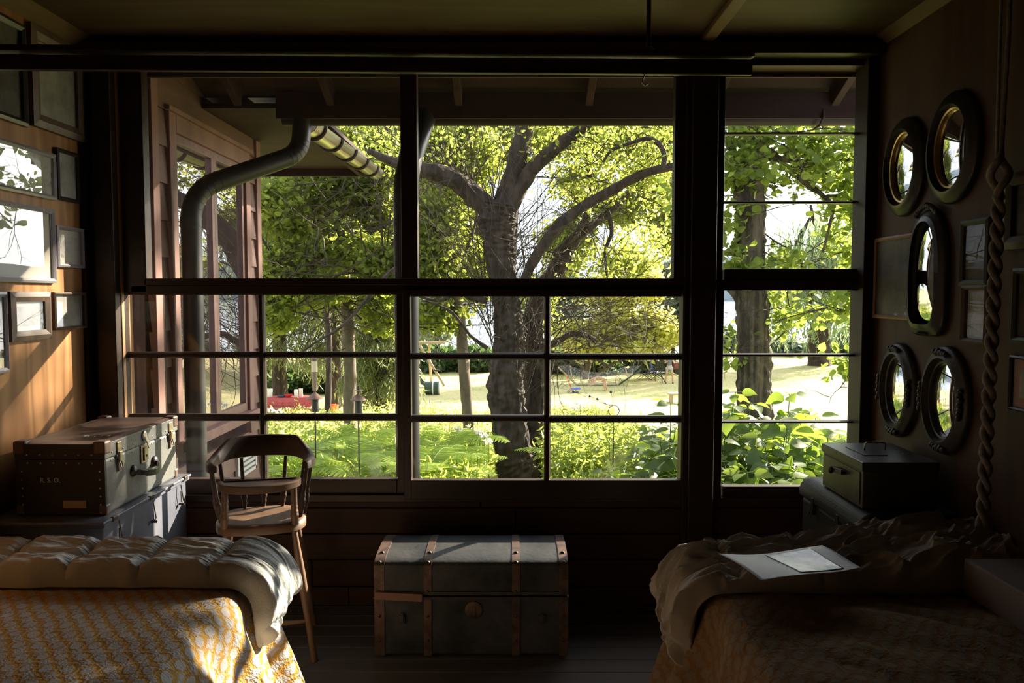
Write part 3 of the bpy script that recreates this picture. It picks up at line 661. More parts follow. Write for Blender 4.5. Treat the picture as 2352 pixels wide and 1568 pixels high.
# seat: rounded trapezoid, a little dished
m = MB(); n = 40; rings = [(0, SH - .042), (0.0, SH - .012), (.012, SH), (.05, SH - .002), (.12, SH - .010), (.17, SH - .011)]
def seat(t, ins):
    c, s = cos(t), sin(t); p = 3.2; r = 1 / (abs(c) ** p + abs(s) ** p) ** (1 / p); wd = .205 - .018 * (s > 0) * s
    return (wd - ins) * c * r, (.185 - ins) * s * r
vs = [(*seat(2 * pi * j / n, ins), h) for ins, h in rings for j in range(n)]
fs = [(i * n + j, i * n + (j + 1) % n, (i + 1) * n + (j + 1) % n, (i + 1) * n + j) for i in range(len(rings) - 1) for j in range(n)] + [tuple(range(n))[::-1], tuple((len(rings) - 1) * n + j for j in range(n))]
m.add(vs, fs); m.build('seat', M['chairwood'], e, smooth=True)
# bow: horseshoe arm and crest
def bow(t):  # t 0..1 from left arm end round the back to right arm end
    a = pi * (1.12 - 1.24 * t) if False else pi * (1.16 - 1.32 * t)
    return .232 * cos(a) * (1.0), .02 + .215 * sin(a)
m = MB(); K = 48; vs = []
for i in range(K + 1):
    t = i / K; x, y = bow(t); x2, y2 = bow(min(1, t + .01)); x1_, y1_ = bow(max(0, t - .01)); d = Vector((x2 - x1_, y2 - y1_, 0)).normalized(); nrm = Vector((-d.y, d.x, 0))
    if nrm.dot(Vector((x, y - .02, 0))) < 0: nrm = -nrm
    cr = max(0, 1 - abs(t - .5) / .36); cr = cr * cr * (3 - 2 * cr); rise = min(1, cr * 1.9)
    zb = .865 + .012 * rise; zt = .905 + .072 * rise; th = .018 - .006 * rise; lean = .014 * rise
    if i in (0, K): zt -= .006; th *= .8
    c = Vector((x, y, 0))
    for o_, z_ in ((-th, zb), (th, zb), (th + lean, zt - .008), (th * .4 + lean, zt), (-th * .4 + lean, zt), (-th + lean, zt - .008)):
        vs.append(c + nrm * o_ + Vector((0, 0, z_)))
fs = [(i * 6 + j, i * 6 + (j + 1) % 6, (i + 1) * 6 + (j + 1) % 6, (i + 1) * 6 + j) for i in range(K) for j in range(6)] + [(5, 4, 3, 2, 1, 0), tuple(K * 6 + j for j in range(6))]
m.add(vs, fs); m.build('back_rail', M['chairdark'], e, smooth=True)
def turned(a, b, r, prof):
    a = Vector(a); b = Vector(b); k = 34; pts = [a.lerp(b, i / (k - 1)) for i in range(k)]
    return pts, [r * prof(i / (k - 1)) for i in range(k)]
pf = lambda f: (.72 + .5 * math.exp(-((f - .3) / .12) ** 2) + .25 * max(0, sin(f * 58)) * (.08 < f < .5)) if f < .55 else .85 - .35 * (f - .55)
for t in (.0, .12, .24, .38, .5, .62, .76, .88, 1.0):
    x, y = bow(.02 + .96 * t); sx_, sy_ = x * .84, (y - .0) * .80 - .012
    m = MB(); p_, r_ = turned((sx_, sy_, SH - .012), (x, y, .872), .0125, pf); m.tube(p_, r_, 10); m.build('spindle', M['chairdark'], e, smooth=True)
# tray on two posts
m = MB(); n = 30; outl = [(.185 * cos(pi + pi * j / n), -.125 + .135 * sin(pi + pi * j / n)) for j in range(n + 1)] + [(.185, -.105), (-.185, -.105)]
def tray(z0, z1, ins):
    k = len(outl); vs = []
    cc = Vector((0, -.16))
    for z_, i_ in ((z0, .012), (z0 + .008, 0), (z1 - .004, 0), (z1, .006), (z1, .02), (z1 - .006, .03)):
        for p in outl: v = Vector(p); d = v - cc; vs.append((*(cc + d * (1 - i_ / max(.02, d.length))), z_))
    fs = [(i * k + j, i * k + (j + 1) % k, (i + 1) * k + (j + 1) % k, (i + 1) * k + j) for i in range(5) for j in range(k)] + [tuple(range(k))[::-1], tuple(5 * k + j for j in range(k))]
    return vs, fs
m.add(*tray(.795, .832, 0)); m.build('tray', M['chairwood'], e, smooth=True)
for s in (-1, 1):
    m = MB(); p_, r_ = turned((s * .155, -.150, SH - .012), (s * .152, -.135, .80), .017, lambda f: .85 + .25 * math.exp(-((f - .25) / .1) ** 2) + .12 * max(0, sin(f * 60)) * (f < .5)); m.tube(p_, r_, 12); m.build('tray_post', M['chairwood'], e, smooth=True)
lp = lambda f: .95 + .1 * sin(f * 3)
feet = []
for sx_, sy_ in ((-1, -1), (1, -1), (1, 1), (-1, 1)):
    a = (sx_ * .150, sy_ * .125, SH - .035); b = (sx_ * .235, sy_ * .215, 0); feet.append((a, b))
    m = MB(); p_, r_ = turned(b, a, .019, lambda f: .8 + .35 * math.exp(-((f - .62) / .25) ** 2) - .15 * f); m.tube(p_, r_, 12); m.build('leg', M['chairwood'], e, smooth=True)
def on(i, f): return Vector(feet[i][1]).lerp(Vector(feet[i][0]), f)
for i, j, f in ((0, 1, .30), (2, 3, .34), (1, 2, .38), (3, 0, .38)):
    m = MB(); a, b = on(i, f), on(j, f); k = 14; m.tube([a.lerp(b, q / (k - 1)) for q in range(k)], [.008 + .005 * sin(pi * q / (k - 1)) for q in range(k)], 10); m.build('stretcher', M['chairwood'], e, smooth=True)

# ================================================================== beds
def spreadmat(name, ca, cb, strength=1):
    m, t, p, L = newmat(name); nn = t.nodes.new
    def math_(op, a, b=None):
        n = nn('ShaderNodeMath'); n.operation = op
        for i, v in enumerate((a, b)):
            if v is None: continue
            if isinstance(v, (int, float)): n.inputs[i].default_value = v
            else: L(v, n.inputs[i])
        return n.outputs[0]
    uv = nn('ShaderNodeUVMap'); uv.uv_map = 'UVMap'
    nz = nn('ShaderNodeTexNoise'); nz.inputs['Scale'].default_value = 9; L(uv.outputs[0], nz.inputs[0])
    nz2 = nn('ShaderNodeTexNoise'); nz2.inputs['Scale'].default_value = 130; nz2.inputs['Detail'].default_value = 2; L(uv.outputs[0], nz2.inputs[0])
    sp = nn('ShaderNodeSeparateXYZ'); L(uv.outputs[0], sp.inputs[0])
    u = math_('ADD', sp.outputs[0], math_('MULTIPLY', nz.outputs[0], .02)); v = math_('ADD', sp.outputs[1], math_('MULTIPLY', nz.outputs[0], .02))
    U = math_('MULTIPLY', u, 2 * pi / .115); V = math_('MULTIPLY', v, 2 * pi / .15)
    a = math_('MULTIPLY', math_('COSINE', U), math_('COSINE', V))                 # blossoms on a half-drop repeat
    b = math_('SINE', math_('ADD', math_('MULTIPLY', a, 7.5), math_('MULTIPLY', nz2.outputs[0], 2.4)))   # rings around them
    c = math_('SINE', math_('ADD', math_('MULTIPLY', math_('ADD', U, V), 2), math_('MULTIPLY', nz.outputs[0], 3)))
    petals = math_('MULTIPLY', math_('GREATER_THAN', math_('ADD', math_('ABSOLUTE', a), math_('MULTIPLY', nz2.outputs[0], .3)), .80), 1.1)
    s = math_('ADD', math_('ADD', math_('MULTIPLY', b, .38), math_('MULTIPLY', c, .42)), petals)
    s = math_('ADD', s, math_('MULTIPLY', math_('SUBTRACT', nz2.outputs[0], .5), 1.6))
    r = nn('ShaderNodeValToRGB'); r.color_ramp.elements[0].position = .38; r.color_ramp.elements[1].position = .62
    r.color_ramp.elements[0].color = (*ca, 1); r.color_ramp.elements[1].color = (*cb, 1)
    mr = nn('ShaderNodeMapRange'); mr.inputs[1].default_value = -1; mr.inputs[2].default_value = 1.2; L(s, mr.inputs[0]); L(mr.outputs[0], r.inputs[0])
    L(r.outputs[0], p.inputs['Base Color']); p.inputs['Roughness'].default_value = .95; p.inputs['Specular IOR Level'].default_value = .15
    bp = nn('ShaderNodeBump'); bp.inputs['Strength'].default_value = .9; bp.inputs['Distance'].default_value = .004
    L(math_('ADD', mr.outputs[0], math_('MULTIPLY', nz2.outputs[0], .8)), bp.inputs['Height']); L(bp.outputs[0], p.inputs['Normal'])
    return m
M['spread_l'] = spreadmat('yellow and grey woven spread', (.47, .28, .07), (.44, .42, .42))
M['spread_r'] = spreadmat('ochre woven spread', (.23, .13, .055), (.24, .175, .115))
M['quilt_l'] = mat('pale sage quilt cotton', (.46, .48, .48), .85, c2=(.52, .54, .53), scale=3, bump=.25, bscale=240, spec=.2)
M['quilt_r'] = mat('taupe quilt cotton', (.37, .335, .285), .85, c2=(.42, .38, .325), scale=3, bump=.25, bscale=240, spec=.2)
M['tick'] = mat('striped mattress ticking', (.4, .38, .34), .9)

def fbm(x, y, z=0., o=3):
    v = 0; a = 1
    for i in range(o): v += a * mnoise.noise(Vector((x, y, z))); x *= 2.1; y *= 2.1; a *= .5
    return v
def bed(side, xe, ztop, yf, label):
    """side -1: against the left wall, free edge at x=xe facing right"""
    xw = XL + .01 if side < 0 else XR - .01
    e = thing('bed', label, 'bed', ((xe + xw) / 2, 1.6, 0))
    a, b = min(xe - side * -.03, xw), max(xe - side * -.03, xw)
    a, b = (xw, xe - .03) if side < 0 else (xe + .03, xw)
    MB().box(a, b, .9, yf - .04, .30, ztop - .012).build('mattress', M['tick'], e, bevel=.04)
    m = MB().box(a, b, .92, yf - .05, .24, .30); m.build('bed_frame', M['darkwood'], e, bevel=.01)
    for x in (a + .03, b - .03):
        for y in (.96, yf - .10): MB().box(x - .025, x + .025, y - .025, y + .025, 0, .24).build('leg', M['darkwood'], e)
def spread(side, xe, ztop, yf, mt, label, seed, hang=.50, amp=.035):
    xw = XL + .004 if side < 0 else XR - .004; W_ = abs(xe - xw); nU, nV = 150, 190
    r = .06; U = np.linspace(0, W_ + hang, nU); Vv = np.linspace(.95, yf + hang, nV); vs = []; uvs = []
    for v in Vv:
        for u in U:
            du = max(0, u - W_ + r); dv = max(0, v - yf + r); d = math.hypot(du, dv)
            if d > 0:
                ux, vy = du / d, dv / d; k = d / r
                if d > hang: d = hang + (d - hang) * .0; k = d / r
                if k < pi / 2: out = r * sin(k); dz = r * (1 - cos(k))
                else: out = r; dz = r + (d - r * pi / 2)
                h = max(0, d - .05); ph = (v if dv == 0 else yf + .2 + math.atan2(dv, du) * .25 if du > 0 else yf + .6 + (W_ - u))
                fold = amp * min(1, h / .3) * sin(ph * 17 + 1.3 * sin(ph * 5 + seed)) + .02 * min(1, h / .3) * sin(ph * 41 + seed)
                fs_ = 1 if dv == 0 else max(0., ux) ** 2; out += (fold + .30 * h + .10 * h * h) * fs_
                X = min(u, W_ - r) + ux * out; Y = min(v, yf - r) + vy * out; Z = ztop - dz + .0
                Z = max(Z, .02 + .012 * (1 + sin(ph * 9)))
            else: X, Y, Z = u, v, ztop
            if d < .12: Z += (.006 * fbm(u * 2.5, v * 2.5, seed) + .004 * fbm(u * 9, v * 9, seed)) + (.028 * abs(fbm((u + v) * 1.3, (v - u) * 3.5, seed + 5)) if side > 0 else 0)
            xx = xw + (X if side < 0 else -X)
            vs.append((xx, Y, Z)); uvs.append((u, v))
    vs = np.array(vs); uvs = np.array(uvs); idx = np.arange(nU * nV).reshape(nV, nU)
    F = np.stack([idx[:-1, :-1], idx[:-1, 1:], idx[1:, 1:], idx[1:, :-1]], -1).reshape(-1, 4)
    if side > 0: F = F[:, ::-1]
    o = npmesh('bedspread', vs, F, mt, uv=uvs); return tag(o, label, 'bedspread')
def comforter(side, xe, zt, yn, yf, mt, label, seed, thick, hang_n, hang_f, rumple=.01, cell=.30, lift=0):
    """folded quilt across the foot of a bed, its end hanging over the free edge"""
    xw = XL + .006 if side < 0 else XR - .006; Wd = abs(xe - xw); nS, nT = 330, 150; r = .085; vs = []
    Wd -= r
    def P(s):
        if s < 0: return Wd + s, zt, 0., 1.
        k = s / r
        if k < pi / 2 * .92: return Wd + r * sin(k), zt - r + r * cos(k), sin(k), cos(k)
        k = pi / 2 * .92; L0 = s - r * k
        return Wd + r * sin(k) + L0 * cos(k), zt - r + r * cos(k) - L0 * sin(k), sin(k), cos(k)
    top, bot = [], []
    for j in range(nT + 1):
        t = j / nT; hang = hang_n + (hang_f - hang_n) * t + .012 * sin(t * 23)
        for i in range(nS + 1):
            f = i / nS; s = -Wd + (Wd + hang) * f
            e_t = min(t, 1 - t); edge = min(1, e_t / .16); pt = (1 - (1 - edge) ** 2.4) ** (1 / 2.0)
            e_s = min(1, (hang - s) / .06); ps = math.sqrt(max(0, 1 - (1 - e_s) ** 2))
            wob = .02 * fbm(s * 3.1, seed) ; y = yn + (yf - yn) * t + wob * (1 - t) + .03 * fbm(s * 2, 9 + seed) * t
            y -= .10 * max(0, s) * (1 - t) * 1.0
            a = abs(sin(pi * (s + .06 + .02 * fbm(t * 2, s)) / cell)); b = abs(sin(pi * (t * 2.0 + .12 + .05 * fbm(s * 3, seed))))
            puff = thick * .33 * (min(1, a * 2.2) ** .5) * (min(1, b * 2.2) ** .5)
            x_, z_, nx_, nz_ = P(s)
            wr = fbm(s * 7 + .6 * sin(t * 9), t * 5, seed, 4) if side < 0 else 1.5 * fbm(s * 3.6 + .5 * sin(t * 5), t * 2.2 + s, seed, 3)
            rid = 1 - abs(fbm(s * 5 + t * 4, t * 3.2 - s * 2.2, seed + 3, 3)) * 2.2
            seamw = (1 - min(1, a * 3)) * .003 * sin(t * 160) + (1 - min(1, b * 3)) * .003 * sin(s * 210)
            h = thick * .70 * pt * ps + puff * pt * ps + rumple * wr + rumple * 1.1 * max(0, rid) ** 2 * pt + seamw * pt
            h += lift * max(0, min(1, (-s - .35) / .5)) * (.35 + t * .65) * (1 + .35 * fbm(s * 3, t * 2, 4))
            if side < 0: h += .02 * math.exp(-((t - .8) / .18) ** 2)
            h = max(h, .006)
            hf = max(0., s - .02); yb = y + .03 * hf / .2 * sin(s * 31 + t * 9) * .5
            fl = .03 * max(0, s) * sin(t * 14 + seed) * 1.2
            X = x_ + nx_ * (h + fl) + .03 * max(0, s) ; Z = z_ + nz_ * h
            top.append((xw + (X if side < 0 else -X), yb, Z)); X2 = x_ + nx_ * .004 + .03 * max(0, s); bot.append((xw + (X2 if side < 0 else -X2), y, z_ + nz_ * .001))
    n1 = (nS + 1) * (nT + 1); idx = np.arange(n1).reshape(nT + 1, nS + 1)
    F = np.stack([idx[:-1, :-1], idx[:-1, 1:], idx[1:, 1:], idx[1:, :-1]], -1).reshape(-1, 4)
    Fb = (F + n1)[:, ::-1]; ed = []
    for A in (idx[0, :], idx[:, -1], idx[-1, ::-1], idx[::-1, 0]):
        for p, q in zip(A[:-1], A[1:]): ed.append((q, p, p + n1, q + n1))
    F = np.concatenate([F, Fb, np.array(ed)]); 
    if side > 0: F = F[:, ::-1]
    o = npmesh('folded_quilt', np.array(top + bot), F, mt); return tag(o, label, 'quilt')
bed(-1, -.955, .55, 2.99, 'single bed along the left wall under the yellow patterned spread')
bed(1, .715, .55, 2.99, 'single bed along the right wall under the plain ochre spread')
spread(-1, -.945, .553, 3.0, M['spread_l'], 'yellow and grey patterned woven bedspread on the left bed', 1.0)
spread(1, .69, .553, 3.0, M['spread_r'], 'plain ochre textured bedspread on the right bed', 4.2, amp=.045)
comforter(-1, -.925, .562, 2.76, 3.05, M['quilt_l'], 'pale grey green quilt folded across the foot of the left bed', 2.3, .085, .26, .17, .006, cell=.26)
comforter(1, .645, .562, 2.70, 3.09, M['quilt_r'], 'rumpled taupe quilt folded across the foot of the right bed', 7.7, .082, .30, .20, .026, lift=.10)
# second fold layers seen at the hanging end
for side, xe, mt, lab, sgn in ((-1, -.925, 'quilt_l', 'cream under-fold of the left quilt seen at its hanging end', 1),):
    pass

# sheet of paper with a printed view, lying on the right quilt
c = [onz(1651, 1275, .675), onz(1888, 1262, .675), onz(1978, 1307, .675), onz(1750, 1338, .675)]
def sheet(name, u0, u1, v0, v1, off, mt, parent, n=26):
    vs = []
    for j in range(n + 1):
        for i in range(n + 1):
            u = u0 + (u1 - u0) * i / n; v = v0 + (v1 - v0) * j / n
            p = (c[3] * (1 - u) + c[2] * u) * (1 - v) + (c[0] * (1 - u) + c[1] * u) * v
            vs.append((p.x, p.y, .677 + off + .012 * (u - .4) ** 2 * 2 + .006 * sin(u * 5 + v * 3) + .008 * v * (1 - v)))
    fs = [(j * (n + 1) + i, j * (n + 1) + i + 1, (j + 1) * (n + 1) + i + 1, (j + 1) * (n + 1) + i) for j in range(n) for i in range(n)]
    m = MB(); m.add(vs, fs); o = m.build(name, mt, parent, smooth=True); s = o.modifiers.new('t', 'SOLIDIFY'); s.thickness = .0008; return o
M['paper'] = mat('white poster paper', (.64, .63, .70), .5); M['print_map'] = mat('printed grey blue drawing', (.80, .82, .86), .28, c2=(.30, .38, .48), scale=22, detail=8, lo=.42, hi=.6)
e = thing('poster_sheet', 'white sheet of paper with a printed view lying on the right quilt', 'paper', (c[3].x, c[3].y, .675))
sheet('paper', 0, 1, 0, 1, 0, M['paper'], e); sheet('printed_view', .42, .86, .08, .94, .0012, M['print_map'], e)
# pale long box at the right photo edge
M['carton'] = mat('pale grey carton', (.20, .155, .13), .8)
tag(MB().box(1.56, 1.79, 1.55, 2.70, .566, .69).build('long_carton', M['carton'], bevel=.006), 'long plain pale box lying on the right bed at the photo edge', 'box')

# ================================================================== ground, lawn, lake
PROF = [(3.9, -.75), (6, -.85), (9, -1.0), (12, -1.3), (16, -2.0), (22, -2.8), (30, -3.4), (80, -3.5)]
def gz(y, x=0):
    for (a, za), (b, zb) in zip(PROF[:-1], PROF[1:]):
        if y <= b: f = max(0, (y - a) / (b - a)); return za + (zb - za) * f
    return PROF[-1][1]
m_, t_, p_, L_ = newmat('lawn grass'); nn = t_.nodes.new
_tc = nn('ShaderNodeTexCoord'); _a = nn('ShaderNodeTexNoise'); _a.inputs['Scale'].default_value = .35; _a.inputs['Detail'].default_value = 6; L_(_tc.outputs['Object'], _a.inputs[0])
_b = nn('ShaderNodeTexNoise'); _b.inputs['Scale'].default_value = 9; _b.inputs['Detail'].default_value = 4; L_(_tc.outputs['Object'], _b.inputs[0])
_m = nn('ShaderNodeMath'); _m.operation = 'ADD'; L_(_a.outputs[0], _m.inputs[0]); L_(_b.outputs[0], _m.inputs[1])
_r = nn('ShaderNodeValToRGB'); _r.color_ramp.elements[0].position = .75; _r.color_ramp.elements[1].position = 1.25
_r.color_ramp.elements[0].color = (.27, .33, .08, 1); _r.color_ramp.elements[1].color = (.58, .52, .26, 1)
L_(_m.outputs[0], _r.inputs[0]); L_(_r.outputs[0], p_.inputs['Base Color']); p_.inputs['Roughness'].default_value = .9; p_.inputs['Specular IOR Level'].default_value = .1
_bp = nn('ShaderNodeBump'); _bp.inputs['Distance'].default_value = .05; _bp.inputs['Strength'].default_value = .5; L_(_b.outputs[0], _bp.inputs['Height']); L_(_bp.outputs[0], p_.inputs['Normal'])
M['lawn'] = m_
ys = [3.9 + .5 * i for i in range(54)] + [31 + 2 * i for i in range(20)]; xs = [-70 + 3.5 * i for i in range(47)]
V = np.array([(x, y, gz(y) + .05 * mnoise.noise(Vector((x * .2, y * .3, 0)))) for y in ys for x in xs]); idx = np.arange(len(V)).reshape(len(ys), len(xs))
F = np.stack([idx[:-1, :-1], idx[:-1, 1:], idx[1:, 1:], idx[1:, :-1]], -1).reshape(-1, 4)
o = npmesh('lawn', V, F, M['lawn']); o['kind'] = 'structure'; o['label'] = 'sunlit lawn sloping down from the cottage to the lake'
M['water'] = mat('lake water', (.25, .30, .33), .18, spec=.8, bump=.15, scale=1.2)
V = np.array([(-900, 69, -3.9), (900, 69, -3.9), (900, 900, -3.9), (-900, 900, -3.9)], float)
o = npmesh('lake', V, np.array([[0, 1, 2, 3]]), M['water'], smooth=False); o['kind'] = 'structure'; o['label'] = 'pale lake beyond the lawn'
M['hill'] = mat('far shore with haze tint', (.30, .36, .40), 1, c2=(.38, .43, .45), scale=.02, detail=8)  # blue grey distance haze mixed into the shore colour
vs = []; k = 120
for i in range(k + 1):
    x = -900 + 15 * i; h = 26 + 16 * fbm(i * .09, 2.2) + 3 * fbm(i * .8, 5)
    vs += [(x, 640, -4), (x, 655, h), (x, 720, h * .8), (x, 760, -4)]
idx = np.arange(len(vs)).reshape(k + 1, 4); F = np.stack([idx[:-1, :-1], idx[1:, :-1], idx[1:, 1:], idx[:-1, 1:]], -1).reshape(-1, 4)
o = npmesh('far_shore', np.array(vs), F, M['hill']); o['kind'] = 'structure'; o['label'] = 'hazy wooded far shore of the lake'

# ================================================================== our eave, gutter, downspouts
e = thing('roof_eave', 'dark roof eave with exposed rafters above the windows outside', 'eave', (0, 4.5, 2.6))
for x in (-1.64, -1.085, -.32, .46, 1.22, 1.93):
    m = MB(); m.bar((x, 4.14, 3.075), (x, 4.86, 2.775), .045, .115); m.build('rafter', M['eave'], e, bevel=.004)
m = MB(); m.prism([(4.12, 3.14), (4.12, 3.17), (4.96, 2.83), (4.96, 2.80)], 'x', -2.1, 3.2); m.build('roof_deck', M['eave'], e)
MB().box(-1.42, 3.2, 4.86, 4.885, 2.655, 2.81).build('fascia', M['eave'], e)
m = MB(); m.prism([(4.888 + .055 - .055 * cos(a), 2.70 - .075 * sin(a)) for a in [pi * i / 12 for i in range(13)]] + [(4.888 + .055 + .050 * cos(a), 2.70 - .070 * sin(a)) for a in [pi * i / 12 for i in range(13)]], 'x', -1.40, 3.2)
m.build('gutter', M['gutter_dark'], e, smooth=True)
MB().box(-2.1, 3.2, 4.12, 4.14, 2.70, 3.1).build('frieze_board', M['eave'], e)
x = at(1885, 270, 4.86).x; m = MB(); m.tube([(x + .015, 4.87, 2.72), (x + .012, 4.85, 2.66), (x, 4.87, 2.615), (x - .012, 4.93, 2.605)], .008, 6); m.build('gutter_bracket', M['gutter_dark'], e, smooth=True)
def arc3(pts, r=.12, n=9):
    pts = [Vector(p) for p in pts]; out = [pts[0]]
    for i in range(1, len(pts) - 1):
        a, b, c = pts[i - 1], pts[i], pts[i + 1]; d1 = (a - b).normalized(); d2 = (c - b).normalized(); rr = min(r, (a - b).length * .45, (c - b).length * .45)
        p0, p2 = b + d1 * rr, b + d2 * rr
        for q in range(n): f = q / (n - 1); out.append(p0 * (1 - f) ** 2 + b * 2 * f * (1 - f) + p2 * f * f)
    out.append(pts[-1]); return out
def downspout(pts, r, label, bends):
    e = thing('downspout', label, 'downspout', (pts[0][0], pts[0][1], pts[0][2]))
    P_ = arc3(pts, .17, 14); m = MB(); m.tube(P_, r, 20); m.build('pipe', M['pipe'], e, smooth=True)
    for i, q in enumerate(P_):
        if i % 2 == 0 and 2 < i < len(P_) - 2 and bends:
            a = P_[i - 1]; d = (P_[i + 1] - a).normalized(); MB().tube([q - d * .003, q + d * .003], r * 1.03, 20).build('bend_crease', M['pipe'], e, smooth=True)
    z = at(437, 520, 4.45).z
    MB().tube([Vector((pts[0][0], pts[0][1], z)), Vector((pts[0][0], pts[0][1], z + .05))], r * 1.04, 20).build('joint', M['pipe'], e, smooth=True)
    return e
zg = 2.69
a = at(437, 425, 4.45); b = at(690, 352, 4.9)
downspout([(a.x, 4.45, gz(4.4)), (a.x, 4.45, a.z - .03), (b.x, 4.9, b.z), (b.x + .01, 4.92, zg)], .056, 'black downspout with long slanted elbow in front of the brown siding', True)
b = at(968, 330, 4.9); x = at(934, 700, 4.5).x
downspout([(x, 4.5, gz(4.4)), (x, 4.5, at(934, 380, 4.5).z - .1), (x + .02, 4.55, at(934, 380, 4.5).z + .05), (b.x + .02, 4.93, zg)], .069, 'black downspout passing behind the mullion between the large panes', False)

# ================================================================== the cottage wing on the left
xw = -1.90
e = thing('cottage_wing', 'brown lap-sided cottage wing with a tall casement window, left outside', 'house', (xw - .6, 5.1, gz(5)))
zz = -1.0; YA, YB = 4.16, 5.96
wy0, wy1, wz0, wz1 = 4.50, 5.66, .77, 2.50
m = MB()
while zz < 2.86:
    for a, b in ((YA, wy0 - .05), (wy1 + .05, YB)) if wz0 - .1 < zz + .1 < wz1 + .1 else ((YA, YB),):
        m.add([(xw + .018, a, zz), (xw + .018, b, zz), (xw + .001, b, zz + .205), (xw + .001, a, zz + .205), (xw - .02, a, zz), (xw - .02, b, zz), (xw - .02, b, zz + .205), (xw - .02, a, zz + .205)],
              [(0, 1, 2, 3), (7, 6, 5, 4), (0, 4, 5, 1), (3, 2, 6, 7), (0, 3, 7, 4), (1, 5, 6, 2)])
    zz += .2
m.build('lap_siding', M['siding'], e)
MB().box(xw - 2.4, xw - 1.0, YA, YB, -1, 2.7).build('wing_interior', M['rear'], e)
MB().box(xw - 2.4, xw - .0, YB - .02, YB, -1, 2.7).build('end_wall', M['siding'], e)
MB().box(xw - .03, xw + .03, YB - .06, YB + .03, -1, 2.72).build('corner_board', M['siding_trim'], e, bevel=.004)
MB().box(xw - .02, xw + .045, 4.16, 4.24, -1, 2.9).build('corner_board', M['siding_trim'], e, bevel=.004)
MB().box(xw - .02, xw + .032, 4.245, 4.30, -1, 1.6).build('dark_batten', M['darkwood'], e, bevel=.004)
m = MB().box(xw - .03, xw + .03, wy0 - .09, wy0, wz0 - .05, wz1 + .1).box(xw - .03, xw + .03, wy1, wy1 + .09, wz0 - .05, wz1 + .1).box(xw - .03, xw + .031, wy0, wy1, wz1, wz1 + .1)
m.build('window_casing', M['siding_trim'], e, bevel=.004)
MB().box(xw - .03, xw + .045, wy0 - .12, wy1 + .12, wz1 + .1, wz1 + .125).build('drip_cap', M['siding_trim'], e)
MB().box(xw - .03, xw + .065, wy0 - .1, wy1 + .1, wz0 - .06, wz0).build('sill', M['siding_trim'], e, bevel=.004)
M['sash'] = mat('reddish brown sash', (.13, .055, .045), .45, c2=(.18, .085, .07), scale=8)
ym = [wy0, (wy0 * 2 + wy1) / 3 + .02, (wy0 + wy1 * 2) / 3 + .05, wy1]
ymid = (wy0 + wy1) / 2 + .02
for a, b in ((wy0, ymid), (ymid, wy1)):
    f = MB().box(xw - .028, xw + .012, a, a + .045, wz0, wz1).box(xw - .028, xw + .012, b - .045, b, wz0, wz1).box(xw - .028, xw + .011, a, b, wz0, wz0 + .06).box(xw - .028, xw + .011, a, b, wz1 - .05, wz1).build('casement', M['sash'], e, bevel=.003)
    MB().box(xw - .012, xw - .008, a + .04, b - .04, wz0 + .05, wz1 - .04).build('casement_glass', M['picglass'], f)
M['louvre'] = mat('white louvre', (.45, .45, .43), .7)
m = MB().box(xw + .01, xw + .03, 5.38, 5.41, .33, .56).box(xw + .01, xw + .03, 5.75, 5.78, .33, .56).box(xw + .01, xw + .03, 5.38, 5.78, .54, .56).box(xw + .01, xw + .03, 5.38, 5.78, .33, .35)
for k in range(5): m.box(xw + .008, xw + .028, 5.41, 5.75, .365 + k * .035, .385 + k * .035)
m.build('louvre_vent', M['louvre'], e)
# wing roof: boxed soffit and fascia
m = MB().box(-2.6, -1.36, 4.93, 7.3, 2.73, 2.76); m.build('soffit', M['eave'], e)
MB().box(-3.4, -1.34, 7.28, 7.32, 2.665, 2.80).build('end_fascia', M['eave'], e)
MB().box(-1.38, -1.345, 4.93, 7.3, 2.66, 2.84).build('side_fascia', M['eave'], e)
m = MB(); m.prism([(-1.30, 2.80), (-1.30, 2.83), (-3.4, 3.75), (-3.4, 3.72)], 'y', 4.9, 7.36); m.build('roof_deck', M['eave'], e)
e = thing('zinc_gutter', 'shiny half-round metal gutter along the wing roof with dark straps', 'gutter', (-1.28, 6.1, 2.6))
k = 24; za_, zb_ = 2.655, 2.735; r = .078
def hr(y, z, rr): return [(-1.262 + rr * cos(pi + pi * j / k), y, z + rr * sin(pi + pi * j / k)) for j in range(k + 1)]
m = MB(); vs = hr(4.94, za_, r) + hr(7.42, zb_, r) + hr(4.94, za_, r - .003) + hr(7.42, zb_, r - .003); q = k + 1
fs = [(j, j + 1, q + j + 1, q + j) for j in range(k)] + [(2 * q + j, 3 * q + j, 3 * q + j + 1, 2 * q + j + 1) for j in range(k)] + [(q + j, q + j + 1, 3 * q + j + 1, 3 * q + j) for j in range(k)]
m.add(vs, fs); m.build('trough', M['zinc'], e, smooth=True, fix=False)
for yy in (5.12, 5.62, 6.12, 6.62, 7.12):
    z = za_ + (zb_ - za_) * (yy - 4.94) / 2.48; m = MB(); m.tube([(p[0], p[1], p[2]) for p in hr(yy, z, r + .006)], .011, 6); m.build('strap', M['iron'], e, smooth=True)

